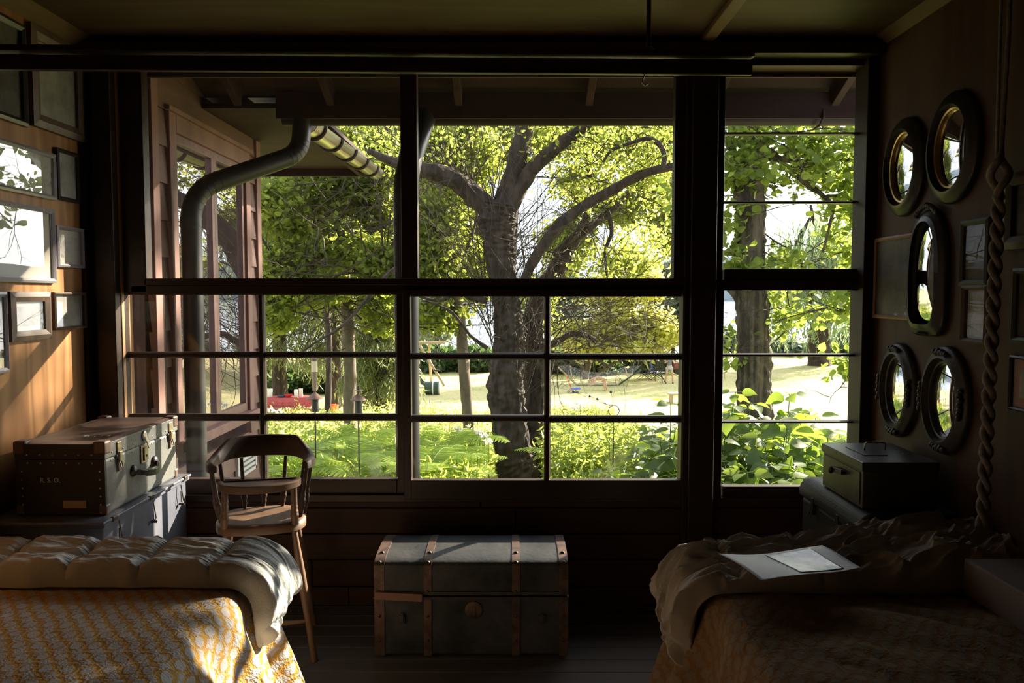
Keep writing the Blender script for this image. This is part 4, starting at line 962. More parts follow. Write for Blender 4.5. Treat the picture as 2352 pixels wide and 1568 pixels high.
# ================================================================== foliage builders
def kites(C, n0, L, Wd, droop=0., flat=.5, fold=.18, jit=.35, seg=1):
    """C (n,3) centres -> leaf vertices/faces; random orientation"""
    n = len(C); a = rng.uniform(0, 2 * pi, n); t = rng.normal(-droop, flat, n)
    d = np.stack([np.cos(a) * np.cos(t), np.sin(a) * np.cos(t), np.sin(t)], 1)
    roll = rng.normal(0, flat * 1.3, n); s0 = np.stack([-np.sin(a), np.cos(a), np.zeros(n)], 1); u0 = np.cross(s0, d)
    s = s0 * np.cos(roll)[:, None] + u0 * np.sin(roll)[:, None]; u = np.cross(s, d)
    sc = rng.uniform(1 - jit, 1 + jit, n)[:, None]; l = L * sc; w_ = Wd * sc
    if seg == 1:
        P = [C, C + d * l * .28 + s * w_ * .46 + u * w_ * fold, C + d * l * .66 + s * w_ * .40 + u * (w_ * fold - l * .04), C + d * l - u * l * .10, C + d * l * .66 - s * w_ * .40 + u * (w_ * fold - l * .04), C + d * l * .28 - s * w_ * .46 + u * w_ * fold]
        V = np.stack(P, 1).reshape(-1, 3); b = np.arange(n)[:, None] * 6
        F = np.concatenate([b + np.array([[0, 1, 2, 3]]), b + np.array([[0, 3, 4, 5]])], 0)
        return V, F
    prof = [(0, 0), (.12, .32), (.3, .5), (.5, .5), (.7, .38), (.87, .18), (1, 0)]
    cen = [C + d * l * f - u * l * .22 * f * f for f, _ in prof]
    rt = [c + s * w_ * h + u * w_ * fold * h * 1.6 for c, (f, h) in zip(cen, prof)]; lf = [c - s * w_ * h + u * w_ * fold * h * 1.6 for c, (f, h) in zip(cen, prof)]
    V = np.stack(cen + rt[1:-1] + lf[1:-1], 1).reshape(-1, 3); k = 7 + 10; b = np.arange(n)[:, None] * k; Fl = []
    for i in range(6):
        r0 = 0 if i == 0 else 6 + i; r1 = 6 if i == 5 else 7 + i; l0 = 0 if i == 0 else 11 + i; l1 = 6 if i == 5 else 12 + i
        if i == 0: Fl += [[0, r1, 1], [0, 1, l1]]
        elif i == 5: Fl += [[i, r0, 6], [i, 6, l0]]
        else: Fl += [[i, r0, r1], [i, r1, i + 1], [i, l1, l0], [i, i + 1, l1]]
    F = np.concatenate([b + np.array([f]) for f in Fl], 0)
    return V, F
def cloud(clusters, per, spread=1.0):
    """points scattered in small sprays inside ellipsoids ((x,y,z),(rx,ry,rz))"""
    out = []
    for (c, r), n in zip(clusters, per):
        ns = max(1, n // 9); q = rng.normal(0, 1, (ns, 3)); q /= np.linalg.norm(q, axis=1)[:, None]; q *= rng.uniform(.25, 1, (ns, 1)) ** .5
        cc = np.array(c) + q * np.array(r); pts = np.repeat(cc, 9, 0) + rng.normal(0, .12 * spread, (ns * 9, 3)) * np.array([1, 1, .6]); out.append(pts)
    return np.concatenate(out)
def leaves(name, pts, L, Wd, mt, parent, **k):
    V, F = kites(pts, 0, L, Wd, **k); return npmesh(name, V, F, M[mt], parent, smooth=k.get('seg', 1) > 1)
def path(pp, Y, wd=None, sm=3, dY=None):
    """photo polyline [(px,py,width_px)] met at distance Y (+dY per point) -> world points and radii, smoothed"""
    P_, R_ = [], []
    for i, q in enumerate(pp):
        yy = Y + (dY[i] if dY else 0); P_.append(at(q[0], q[1], yy)); R_.append(q[2] * yy / FPX / 2)
    out, rr = [], []
    for i in range(len(P_) - 1):
        p0 = P_[max(i - 1, 0)]; p1 = P_[i]; p2 = P_[i + 1]; p3 = P_[min(i + 2, len(P_) - 1)]
        for j in range(sm):
            t = j / sm; out.append(.5 * ((2 * p1) + (p2 - p0) * t + (2 * p0 - 5 * p1 + 4 * p2 - p3) * t * t + (3 * p1 - p0 - 3 * p2 + p3) * t ** 3)); rr.append(R_[i] * (1 - t) + R_[i + 1] * t)
    return out + [P_[-1]], rr + [R_[-1]]
def limb(pp, Y, mt, parent, name='branch', n=12, rough=.3, dY=None, sm=6):
    P_, R_ = path(pp, Y, sm=sm, dY=dY); m = MB(); m.tube(P_, R_, n, rough=rough); return m.build(name, M[mt], parent, smooth=True)
def twigs(m, p, d, length, r, depth=2, n=7, bend=.25, kids=3):
    """recursive wandering twig into mesh builder m"""
    d = Vector(d).normalized(); pts = [Vector(p)]; step = length / n
    for i in range(n):
        d = (d + Vector((random.gauss(0, bend), random.gauss(0, bend), random.gauss(0, bend))) * .5).normalized(); pts.append(pts[-1] + d * step)
    m.tube(pts, [r * (1 - .75 * i / n) for i in range(n + 1)], 4, cap=False)
    if depth > 0:
        for _ in range(kids):
            i = random.randint(1, n); q = pts[i]; dd = (d + Vector((random.gauss(0, .7), random.gauss(0, .7), random.gauss(0, .7)))).normalized()
            twigs(m, q, dd, length * random.uniform(.35, .6), r * .5, depth - 1, max(3, n - 2), bend, kids)
def pix(px, py, Y): return tuple(at(px, py, Y))
def cl(px, py, Y, rpx, rpy, ry=None):
    r = rpx * Y / FPX; return (pix(px, py, Y), (r, ry if ry else r, rpy * Y / FPX))

# ================================================================== the big old apple tree before the window
Y1_ = 13.0
e = thing('apple_tree', 'large old dark trunked tree with spreading limbs right outside the window', 'tree', tuple(Vector((at(1195, 1100, Y1_).x, Y1_, gz(Y1_)))))
bt = at(1205, 1290, Y1_)
limb([(1207, 1300, 120), (1200, 1180, 100), (1190, 1090, 90), (1178, 1040, 84), (1168, 940, 78), (1162, 880, 80), (1170, 800, 72), (1168, 740, 62), (1160, 680, 60), (1150, 600, 66), (1146, 550, 72), (1142, 505, 84), (1148, 470, 76)], Y1_, 'bark', e, 'trunk', 64, .22, sm=16)
limb([(1150, 520, 50), (1110, 470, 50), (1070, 432, 44), (1025, 405, 42), (985, 392, 36), (935, 383, 30), (880, 362, 20), (845, 345, 10)], Y1_, 'bark', e, dY=[0, .0, -.1, -.2, -.3, -.4, -.5, -.5])
limb([(1145, 500, 60), (1165, 455, 54), (1185, 390, 50), (1198, 330, 45), (1208, 280, 38), (1215, 230, 36), (1222, 120, 28), (1215, 0, 20)], Y1_, 'bark', e, dY=[0, .05, .1, .15, .2, .3, .5, .8])
limb([(1160, 500, 50), (1190, 440, 36), (1225, 385, 33), (1270, 345, 30), (1310, 315, 27), (1360, 275, 22), (1420, 225, 18), (1500, 160, 12)], Y1_, 'bark', e, dY=[0, 0, -.1, -.2, -.3, -.4, -.4, -.4])
limb([(1225, 1190, 66), (1222, 1050, 60), (1228, 960, 52), (1232, 880, 50), (1228, 800, 50), (1222, 745, 46), (1240, 690, 44), (1262, 645, 40), (1290, 600, 36), (1325, 545, 24), (1370, 510, 18), (1420, 470, 14), (1460, 425, 9)], Y1_ + .6, 'bark', e, 'second_trunk', 48, .25, sm=14)
limb([(1205, 640, 22), (1225, 600, 24), (1262, 545, 26), (1310, 495, 27), (1355, 465, 24), (1400, 440, 24), (1450, 412, 22), (1500, 392, 20), (1560, 382, 16), (1640, 372, 10)], Y1_ - .3, 'bark', e, dY=[.2, .1, 0, -.1, -.1, -.2, -.3, -.4, -.5, -.6])
limb([(1520, 388, 10), (1527, 360, 12), (1515, 332, 12), (1485, 318, 10), (1445, 330, 8), (1405, 345, 7), (1385, 372, 5)], Y1_ - .9, 'bark', e, sm=5)
limb([(1270, 585, 12), (1320, 540, 16), (1345, 500, 15), (1360, 440, 12), (1350, 380, 12), (1340, 320, 10), (1330, 270, 9)], Y1_ + .5, 'bark', e)
limb([(1228, 800, 20), (1270, 790, 15), (1310, 768, 15), (1345, 770, 14), (1368, 782, 9)], Y1_ + .2, 'bark', e)
limb([(1120, 690, 14), (1085, 685, 14), (1050, 672, 10), (1010, 690, 8), (960, 680, 5)], Y1_ - .1, 'bark', e)
limb([(1120, 800, 10), (1080, 770, 7), (1040, 720, 7), (1005, 700, 5), (970, 690, 4)], Y1_ - .2, 'bark', e)
limb([(925, 600, 9), (880, 640, 8), (840, 690, 8), (790, 745, 7), (735, 780, 5), (690, 810, 4)], Y1_ + .3, 'bark', e, n=8)
limb([(1395, 485, 12), (1405, 530, 10), (1390, 580, 7), (1395, 640, 4)], Y1_ - .3, 'bark', e, n=8)
m = MB(); random.seed(21)
roots = [(1110, 640), (1125, 760), (1180, 700), (1205, 760), (1235, 800), (1130, 560), (1180, 560), (1200, 900), (1130, 480), (1230, 690), (1085, 440), (1010, 400), (1150, 850)]
for k in range(150):
    px, py = random.choice(roots); p = at(px + random.uniform(-12, 12), py + random.uniform(-30, 30), Y1_ + random.uniform(-.15, .15))
    twigs(m, p, (random.gauss(0, .55), random.gauss(-.1, .3), random.uniform(.5, 1)), random.uniform(1.0, 2.9), random.uniform(.006, .011), 1, 8, .12, 2)
for k in range(150):
    px, py = random.choice([(1330, 500), (1450, 415), (1500, 330), (1350, 460), (1290, 600), (1330, 300), (1420, 450), (1390, 360), (1310, 770), (1400, 640), (1270, 700), (1000, 400), (920, 380), (1040, 690)])
    p = at(px + random.uniform(-40, 40), py + random.uniform(-40, 40), Y1_ + random.uniform(-.6, .3))
    twigs(m, p, (random.gauss(.1, .9), random.gauss(0, .4), random.gauss(0, .6)), random.uniform(.6, 1.7), random.uniform(.005, .010), 2, 6, .4, 3)
m.build('twigs', M['twig'], e)['kind'] = 'stuff'
m = MB()
for k in range(60):
    p = at(random.uniform(1270, 1480), random.uniform(690, 800), Y1_ + random.uniform(-.5, .6))
    twigs(m, p, (random.gauss(0, .9), random.gauss(0, .4), random.gauss(0, .5)), random.uniform(.7, 1.5), .007, 2, 6, .45, 3)
m.build('bare_twigs', M['twig'], e)['kind'] = 'stuff'
C_ = [cl(1000, 340, Y1_, 90, 60, .6), cl(1080, 300, Y1_, 110, 50, .6), cl(1300, 330, Y1_, 110, 70, .7), cl(1440, 330, Y1_ - .3, 110, 90, .6), cl(1500, 430, Y1_ - .2, 80, 70, .5), cl(1240, 260, Y1_, 100, 60, .8), cl(1350, 420, Y1_, 90, 60, .6), cl(1480, 560, Y1_, 90, 50, .6), cl(870, 340, Y1_, 60, 60, .5), cl(1380, 620, Y1_, 80, 40, .6), cl(1540, 330, Y1_ - .4, 50, 90, .5)]
leaves('leaves', cloud(C_, [200, 180, 450, 650, 450, 280, 320, 320, 260, 200, 200], 1.), .085, .055, 'leaf', e, droop=.2, flat=.7)
leaves('yellowed_leaves', cloud(C_[2:8], [60, 160, 130, 30, 60, 110], 1.2), .08, .05, 'leaf_yel', e, droop=.2, flat=.8)

# ================================================================== other trees
def tree(name, label, base, Yd, trunkpp, mt, branches, crown, leafm, L, Wd, group=None, seg=1, tw=0, twl=1.2, dr=.3, sprd=1., flat=.6, tr=.3):
    e = thing(name, label, 'tree', (at(base, 784, Yd).x, Yd, gz(Yd)), group=group)
    P_, R_ = path(trunkpp, Yd, sm=14 if mt == 'bark_oak' else 5); P_ = [Vector((P_[0].x, Yd, gz(Yd) - .1))] + P_; R_ = [R_[0] * 1.2] + R_
    m = MB(); m.tube(P_, R_, 72 if mt == 'bark_oak' else 14, rough=tr, ridge=.13, rz=.05); m.build('trunk', M[mt], e, smooth=True)
    for b in branches: limb(b, Yd, mt, e, n=8, rough=.2)
    if tw:
        m = MB()
        for k in range(tw):
            c, r = crown[k % len(crown)][:2]; p = Vector(c) + Vector((random.gauss(0, r[0] * .4), random.gauss(0, r[1] * .4), random.gauss(0, r[2] * .4)))
            twigs(m, p, (random.gauss(0, 1), random.gauss(0, .5), random.gauss(.1, .5)), twl * random.uniform(.5, 1.2), .011 * twl, 2, 6, .3, 3)
        m.build('twigs', M['twig'], e)['kind'] = 'stuff'
    pts = cloud([c[:2] for c in crown], [c[2] for c in crown], sprd); leaves('foliage', pts, L, Wd, leafm, e, droop=dr, flat=flat, seg=seg)
    return e
def C3(px, py, Y, rx, ry, n, depth=None): c, r = cl(px, py, Y, rx, ry, depth); return (c, r, n)
tree('slender_maple', 'slender leaning tree left of the big trunk, behind the ferns', 1078, 15, [(1085, 1050, 27), (1075, 960, 26), (1066, 850, 26), (1060, 760, 24), (1050, 680, 22), (1042, 600, 20), (1030, 520, 16), (1010, 430, 12), (985, 330, 8)], 'bark_pale',
     [[(1055, 740, 9), (1010, 640, 7), (975, 560, 4)], [(1045, 640, 9), (1090, 520, 7), (1110, 420, 4)]],
     [C3(1000, 600, 15, 60, 60, 2600), C3(1010, 520, 15, 60, 70, 2600), C3(1000, 330, 15, 60, 60, 1800), C3(1080, 360, 15.5, 70, 90, 2400), C3(1005, 720, 15, 60, 40, 900), C3(1095, 620, 15.6, 40, 80, 800), C3(1240, 700, 16, 40, 60, 700)], 'leaf', .115, .085, tw=90, twl=1.3)
tree('broadleaf_tree', 'mid-size tree with forked trunk behind the feeders, left of the mullion', 803, 16, [(806, 1080, 30), (805, 960, 30), (803, 850, 28), (800, 780, 28), (797, 700, 26), (790, 620, 24), (770, 540, 28), (762, 480, 26), (745, 430, 22), (715, 380, 16), (690, 300, 10)], 'bark_pale',
     [[(768, 520, 16), (800, 470, 10), (850, 430, 8), (900, 400, 4)], [(790, 600, 9), (730, 560, 7), (660, 520, 6), (600, 500, 3)], [(795, 660, 8), (860, 620, 6), (900, 640, 4)], [(765, 500, 10), (740, 560, 6), (700, 640, 3)]],
     [C3(780, 330, 16, 110, 50, 3024), C3(860, 380, 16, 60, 80, 2592), C3(730, 440, 16, 90, 50, 2448), C3(860, 500, 16.5, 60, 70, 2448), C3(780, 560, 15.5, 90, 60, 1728), C3(660, 600, 15, 60, 50, 1080), C3(640, 700, 14.5, 40, 60, 864), C3(880, 700, 16, 50, 70, 1728), C3(640, 480, 15, 60, 70, 1368), C3(870, 600, 15, 50, 60, 1656), C3(740, 660, 15, 60, 40, 648)], 'leaf', .12, .085, tw=170, twl=1.9, dr=.35)
YO = 10
oak = tree('oak_tree', 'thick furrowed oak trunk seen through the right hand window', 1732, YO, [(1738, 1150, 104), (1735, 1000, 84), (1733, 930, 78), (1733, 850, 76), (1731, 780, 72), (1727, 700, 70), (1722, 620, 68), (1724, 540, 64), (1722, 470, 66), (1718, 420, 66), (1722, 380, 56), (1740, 330, 42), (1748, 280, 38), (1755, 200, 34)], 'bark_oak',
     [[(1735, 330, 12), (1775, 350, 13), (1805, 385, 13), (1850, 420, 13), (1885, 445, 12), (1912, 475, 9), (1905, 520, 6), (1890, 580, 5)],
      [(1650, 388, 10), (1690, 372, 11), (1740, 365, 12), (1800, 366, 13), (1840, 372, 14), (1880, 362, 11), (1930, 362, 10), (1990, 378, 9)],
      [(1760, 320, 15), (1790, 300, 14), (1840, 288, 13), (1900, 292, 11), (1990, 306, 9)], [(1765, 300, 20), (1758, 260, 18)],
      [(1890, 452, 8), (1930, 450, 6), (1985, 462, 6)], [(1735, 520, 4), (1790, 560, 4), (1840, 580, 3)], [(1690, 560, 4), (1740, 600, 4), (1800, 640, 3)], [(1800, 380, 6), (1820, 340, 5), (1900, 400, 4)],
      [(1715, 420, 22), (1690, 360, 18), (1660, 300, 12), (1620, 240, 8)], [(1665, 900 - 250, 16), (1700, 690, 24), (1722, 740, 20)]],
     [C3(1700, 300, YO, 50, 45, 303, .8), C3(1690, 390, YO, 50, 40, 390, .8), C3(1760, 400, YO, 50, 40, 173, .8), C3(1800, 320, YO, 60, 35, 303, .8), C3(1900, 330, YO, 70, 40, 477, 1), C3(1950, 400, YO, 45, 50, 390, .9), C3(1860, 400, YO, 50, 35, 173, .8), C3(1960, 480, YO, 35, 40, 252, .8), C3(1955, 560, YO, 45, 45, 315, .7), C3(1950, 680, YO - 1, 40, 70, 378, .7), C3(1680, 600, YO, 22, 60, 219, .6), C3(1675, 500, YO, 20, 40, 100, .6), C3(1790, 600, YO, 35, 30, 163, .5), C3(1790, 720, YO, 28, 60, 176, .5), C3(1945, 830, YO - 1, 30, 30, 106, .4), C3(1680, 800, YO, 18, 50, 81, .5), C3(1600, 400, YO, 60, 120, 217, .8)], 'leaf_oak', .105, .08, seg=7, tw=70, twl=.9, dr=.3, sprd=.9, tr=.16)
tree('yellow_green_tree', 'bright yellow green small tree spreading over the hammock', 1380, 47, [(1345, 885, 14), (1348, 850, 14), (1360, 800, 12), (1380, 740, 9)], 'bark_pale',
     [[(1350, 880, 9), (1385, 850, 8), (1440, 815, 7), (1500, 780, 5)], [(1343, 880, 9), (1335, 830, 8), (1310, 780, 6)], [(1360, 800, 8), (1420, 740, 5), (1500, 700, 4)]],
     [C3(1330, 770, 47, 50, 35, 1300), C3(1420, 740, 47, 60, 45, 2200), C3(1490, 750, 47, 45, 40, 1800), C3(1525, 765, 46, 35, 25, 1100), C3(1400, 670, 48, 80, 40, 1500), C3(1470, 650, 49, 60, 45, 1500), C3(1350, 800, 46, 50, 14, 500), C3(1470, 798, 46, 60, 16, 700)], 'leaf_yel', .31, .21, tw=90, twl=3.8, dr=.2, sprd=3.0)
for i, (lab, px, Yd, cr, lm) in enumerate([
    ('tall leafy tree filling the top left panes behind the zinc gutter', 752, 24, [C3(640, 330, 24, 90, 110, 1400), C3(800, 300, 24, 110, 90, 5500), C3(900, 400, 24, 90, 100, 4500), C3(700, 460, 24, 110, 80, 1500), C3(880, 560, 24, 90, 80, 3600), C3(620, 560, 22, 60, 100, 900)], 'leaf'),
    ('tall leafy tree behind the fork of the big trunk', 1180, 26, [C3(1000, 300, 26, 90, 90, 4600), C3(1110, 330, 26, 70, 60, 3000), C3(1010, 460, 26, 80, 80, 3400), C3(1080, 560, 26, 60, 60, 1800), C3(1030, 640, 25, 60, 60, 1500), C3(1270, 290, 27, 90, 60, 2600)], 'leaf'),
    ('leafy tree behind the long right limb', 1610, 28, [C3(1400, 300, 28, 130, 70, 3600), C3(1520, 360, 28, 70, 110, 2900), C3(1330, 420, 28, 60, 50, 900), C3(1430, 470, 28, 70, 50, 1400), C3(1540, 520, 27, 50, 60, 1500), C3(1300, 560, 28, 60, 60, 1700), C3(1440, 600, 28, 60, 40, 1100)], 'leaf')]):
    tree('leafy_tree', lab, px, Yd, [(px, 950, 16), (px + 4, 800, 14), (px - 4, 650, 12), (px + 5, 500, 9), (px, 350, 6)], 'bark', [], cr, lm, .19, .13, group='leafy trees behind the garden', tw=60, twl=2.2, sprd=1.8)
# hanging spruces
def spruce(label, px, Yd, top, half, rows, ybot=860, n=5200):
    e = thing('spruce_tree', label, 'tree', (at(px, 784, Yd).x, Yd, gz(Yd)), group='drooping spruces behind the picnic table')
    b = Vector((at(px, 784, Yd).x, Yd, gz(Yd))); H = at(px, top, Yd).z - b.z; m = MB(); m.tube([b, b + Vector((.1, 0, H * .5)), b + Vector((0, 0, H))], [.36, .22, .04], 10, rough=.2); m.build('trunk', M['bark'], e, smooth=True)
    pts = []; m = MB(); zlo = at(px, ybot, Yd).z
    for k in range(rows):
        z = zlo + (b.z + H - zlo) * (k / rows) ** .9; ln = half * (1 - .75 * k / rows) * random.uniform(.8, 1.15); a = random.uniform(0, 2 * pi)
        for q in range(3):
            a += 2.1 + random.uniform(-.3, .3); P_ = []
            for i in range(9): f = i / 8; P_.append(Vector((b.x + cos(a) * ln * f, b.y + sin(a) * ln * f, z - ln * .45 * f + ln * .18 * f * f * f)))
            m.tube(P_, [.035 * (1 - .8 * i / 8) for i in range(9)], 4, cap=False)
            for i in range(int(n / rows / 3)): f = random.uniform(.15, 1); j = min(7, int(f * 8)); c = P_[j].lerp(P_[j + 1], f * 8 - j); pts.append((c.x + random.gauss(0, .16), c.y + random.gauss(0, .16), c.z - abs(random.gauss(0, .30)) - .02))
    m.build('boughs', M['bark'], e)
    V, F = kites(np.array(pts), 0, .34, .05, droop=1.05, flat=.35); npmesh('needles', V, F, M['needle'], e, smooth=False)
random.seed(5)
spruce('drooping spruce just right of the siding corner, behind the table', 640, 35, 250, 3.2, 26, 790, 13000)
spruce('drooping spruce with thick trunk behind the feeder pole', 765, 35, 330, 2.7, 26, 800, 12000)
spruce('low drooping spruce right of the forked tree', 872, 30, 560, 1.7, 20, 880, 9000)
# willow by the lake
Yw = 56
e = thing('willow_tree', 'big hazy weeping willow at the lake edge, far right', 'tree', (at(1885, 784, Yw).x, Yw, gz(Yw)))
for pp in ([(1882, 870, 66), (1880, 820, 52), (1884, 760, 50), (1892, 700, 46), (1905, 660, 34), (1925, 600, 24), (1940, 520, 14)], [(1880, 760, 26), (1865, 700, 26), (1850, 650, 20), (1830, 570, 14), (1862, 500, 8)], [(1895, 700, 24), (1930, 650, 18), (1965, 600, 12), (2000, 560, 8)], [(1850, 640, 12), (1885, 545, 9), (1870, 510, 8), (1862, 470, 6)]): limb(pp, Yw, 'bark', e, 'trunk' if pp[0][2] == 66 else 'branch', n=10)
pts = []; random.seed(9)
for k in range(420):
    px = random.gauss(1885, 75); top = random.uniform(480, 640) + abs(px - 1885) * .35; c = at(px, top, Yw + random.uniform(-4, 4)); ln = random.uniform(2.0, 5.5); sw = random.uniform(-.1, .1)
    for i in range(34): f = i / 33; pts.append((c.x + sw * ln * f + random.gauss(0, .07), c.y + random.gauss(0, .07), max(c.z - ln * f, gz(Yw) + 1.2)))
V, F = kites(np.array(pts), 0, .36, .09, droop=1.25, flat=.25); npmesh('hanging_foliage', V, F, M['leaf_willow'], e, smooth=False)
# far trees and hedges at the lawn's edge
M['haze_leaf'] = leafmat('blue green leaf with haze tint', (.16, .21, .17), (.22, .28, .22), (.30, .38, .28), .35)  # pale distance haze mixed into the leaf colours
def bush(name, label, cat, px, py, Yd, rx, ry, n, lm, L=.4, group=None, sprd=1.6):
    c, r = cl(px, py, Yd, rx, ry, None); e = thing(name, label, cat, (c[0], Yd, gz(Yd)), group=group)
    c2 = [(c, (r[0], min(r[0], 3.5), r[2]))] + [((c[0] + random.uniform(-.7, .7) * r[0], Yd + random.uniform(-1, 1), c[2] + random.uniform(-.5, .6) * r[2]), (r[0] * .45, 1.5, r[2] * .5)) for _ in range(5)]
    leaves('foliage', cloud(c2, [n // 2] + [n // 10] * 5, sprd), L, L * .7, lm, e, droop=.2, flat=.7)
    m = MB(); b = Vector((c[0], Yd, gz(Yd)))
    for k in range(4): m.tube([b + Vector((random.uniform(-.3, .3), 0, -.05)), b + Vector((random.uniform(-.5, .5) * r[0], 0, max(.3, c[2] - b.z)))], [.08, .03], 5)
    m.build('stems', M['bark'], e)
    return e
HB = [('low dark hedge filling in the spruce shade behind the picnic table', 640, 903, 60, 36), ('dark hedge filling in the spruce shade behind the feeder pole', 750, 898, 62, 36), ('dark hedge filling in the spruce shade right of the forked tree', 875, 893, 60, 30),  # these three put dark leaves where shade lies under the spruces
      ('dark hedge behind the swing set', 985, 850, 62, 32), ('dark hedge left of the big trunk', 1090, 850, 55, 28), ('dark hedge right of the big trunk', 1265, 852, 45, 26), ('dark hedge behind the hammock net', 1360, 856, 60, 26), ('dark hedge behind the lawn chairs', 1475, 850, 60, 20)]
for lab, px, by_, rx, ry in HB: p = onz(px, by_, -3.42); bush('garden_hedge', lab, 'hedge', px, by_ - ry * .8, p.y, rx, ry, 7000, 'hedge', .32 if by_ > 880 else .4, 'dark hedges at the edge of the lawn', 1.3)
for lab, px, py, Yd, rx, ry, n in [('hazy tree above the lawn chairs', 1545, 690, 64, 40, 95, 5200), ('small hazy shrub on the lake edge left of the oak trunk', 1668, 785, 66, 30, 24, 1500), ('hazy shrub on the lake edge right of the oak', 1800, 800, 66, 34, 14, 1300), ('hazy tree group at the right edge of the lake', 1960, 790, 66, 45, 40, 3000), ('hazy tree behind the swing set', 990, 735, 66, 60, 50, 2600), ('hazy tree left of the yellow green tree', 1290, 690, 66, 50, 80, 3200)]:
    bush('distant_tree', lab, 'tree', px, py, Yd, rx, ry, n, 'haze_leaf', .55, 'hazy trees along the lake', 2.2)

# unseen tree added at the right, its crown shaped to dapple the low sun
random.seed(31)
e = thing('unseen_shade_tree', 'unseen tree added right of the right hand window, its high crown shaped to dapple the sunlight', 'tree', (9.2, 17.2, gz(17)))
m = MB(); m.tube([(9.2, 17.2, gz(17) - .1), (9.2, 17.1, 1), (9.1, 16.9, 4), (8.9, 16.4, 7), (8.5, 15.4, 9.2), (7.9, 14.2, 10.2)], [.34, .28, .25, .2, .14, .06], 14, rough=.2); m.build('trunk', M['bark_oak'], e, smooth=True)
m = MB(); m.tube([(8.9, 16.4, 7.2), (9.3, 15.8, 8.6), (9.0, 15.2, 10.4)], [.11, .08, .03], 8); m.build('branch', M['bark_oak'], e, smooth=True)
cr = [((7.6, 13.5, 9.4), (1.25, 2.2, 1.6), 4200), ((8.4, 15.4, 10.4), (1.5, 1.4, 1.2), 1500), ((7.6, 11.9, 6.35), (.55, .5, .28), 170), ((7.6, 11.35, 6.3), (.5, .55, .3), 420), ((7.6, 13.1, 7.25), (.8, .8, .45), 230), ((7.6, 15.0, 6.4), (.9, .95, 1.9), 1500)]
leaves('foliage', cloud([c[:2] for c in cr], [c[2] for c in cr], .9), .16, .13, 'leaf', e, droop=.3, flat=.6)

# ================================================================== garden plants
def inbed(x, y):
    px = 1176 + x / y * FPX
    lim = 1590 if y < 8.5 else max(1405, 1590 - (y - 8.5) * 40)
    if y < 13.4 and 1105 < px < 1270: return False
    return 520 < px < lim + 25 * mnoise.noise(Vector((y * .7, 3, 0)))
def scatter(n, y0, y1, px0, px1, fn=None):
    out = []
    while len(out) < n:
        y = y0 + (y1 - y0) * random.random() ** .8; x = (random.uniform(px0, px1) - 1176) / FPX * y
        if fn is None or fn(x, y): out.append((x, y))
    return out
random.seed(41)
def mass(name, label, xy, hmax, L, Wd, mt, per=9, flat=.6, up=0, seg=1, lo=.15):
    e = thing(name, label, 'plants', (0, 8, gz(8)), kind='stuff'); pts = []; m = MB()
    for i, (x, y) in enumerate(xy):
        h = hmax(x, y) * random.uniform(.75, 1.12); g_ = gz(y); lx, ly = random.gauss(0, .08), random.gauss(0, .08)
        if i % 3 == 0: m.tube([(x, y, g_), (x + lx * .4, y + ly * .4, g_ + h * .5), (x + lx, y + ly, g_ + h)], [.006, .005, .003], 3, cap=False)
        for k in range(per): f = random.uniform(lo, 1) ** .7; pts.append((x + lx * f + random.gauss(0, .07), y + ly * f + random.gauss(0, .07), g_ + h * f))
    leaves('leaf_mass', np.array(pts), L, Wd, mt, e, droop=-up, flat=flat); m.build('stem_mass', M['stem'], e)
    for c in [o for o in bpy.data.objects if o.parent == e]: c['kind'] = 'stuff'
    return e
hn = lambda x, y: (.55 if y < 15 else .68) * (1 + .45 * mnoise.noise(Vector((x * .9, y * .9, 0))))
mass('garden_plants', 'dense bright green perennials filling the garden bed under the trees', scatter(7000, 6.5, 27, 540, 1600, inbed), hn, .095, .045, 'leaf', 11, .7)
mass('light_plants', 'paler bright green plants mixed through the garden bed', scatter(2400, 9, 28, 540, 1500, inbed), lambda x, y: 1.08 * hn(x, y), .10, .045, 'fern', 9, .7, lo=.5)
mass('tall_perennials', 'taller yellow green perennials in the middle of the garden bed', scatter(1600, 13, 27, 620, 1300, inbed), lambda x, y: 1.0 * (1 + .3 * mnoise.noise(Vector((x, y, 4)))), .10, .04, 'leaf_yel', 11, .6, lo=.3)
mass('phlox_bed', 'leafy phlox plants right of the big trunk', scatter(2600, 9, 27, 1255, 1500, inbed), lambda x, y: .95, .11, .035, 'leaf', 13, .5, lo=.2)
mass('low_plants', 'low yellow green plants below the right hand window', scatter(1800, 7.0, 13, 1600, 2010), lambda x, y: .75, .10, .05, 'fern', 11, .7)
# ferns, each a plant of nine or so fronds
def fern_proto(seed, nf, ln):
    random.seed(seed); e = thing('fern', 'bright green fern plant', 'fern', (0, 0, 0), group='ferns in the garden bed')
    for k in range(nf):
        a = 2 * pi * k / nf + random.uniform(-.25, .25); l = ln * random.uniform(.8, 1.15); rise = random.uniform(.55, .8); P_ = []; K = 12
        for i in range(K + 1): f = i / K; P_.append(Vector((cos(a) * l * f * .85, sin(a) * l * f * .85, l * (rise * 1.5 * f - rise * 1.0 * f * f))))
        m = MB(); m.tube(P_, [.006 * (1 - .8 * i / K) for i in range(K + 1)], 4, cap=False); sd = Vector((-sin(a), cos(a), 0)); NP = 24
        for i in range(2, NP):
            f = i / NP; j = min(K - 1, int(f * K)); c = P_[j].lerp(P_[j + 1], f * K - j); t = (P_[j + 1] - P_[j]).normalized(); pl = l * .24 * sin(pi * min(1, f * .85 + .13)) ** .8; w_ = l / NP * .42
            for s in (-1, 1):
                d = (sd * s + t * .35 + Vector((0, 0, -.12))).normalized(); m.add([c - t * w_, c + t * w_, c + d * pl * .6 + t * w_ * .7, c + d * pl, c + d * pl * .6 - t * w_ * .6], [(0, 1, 2, 3, 4)])
        m.build('frond', M['fern'], e, fix=False)
    return e
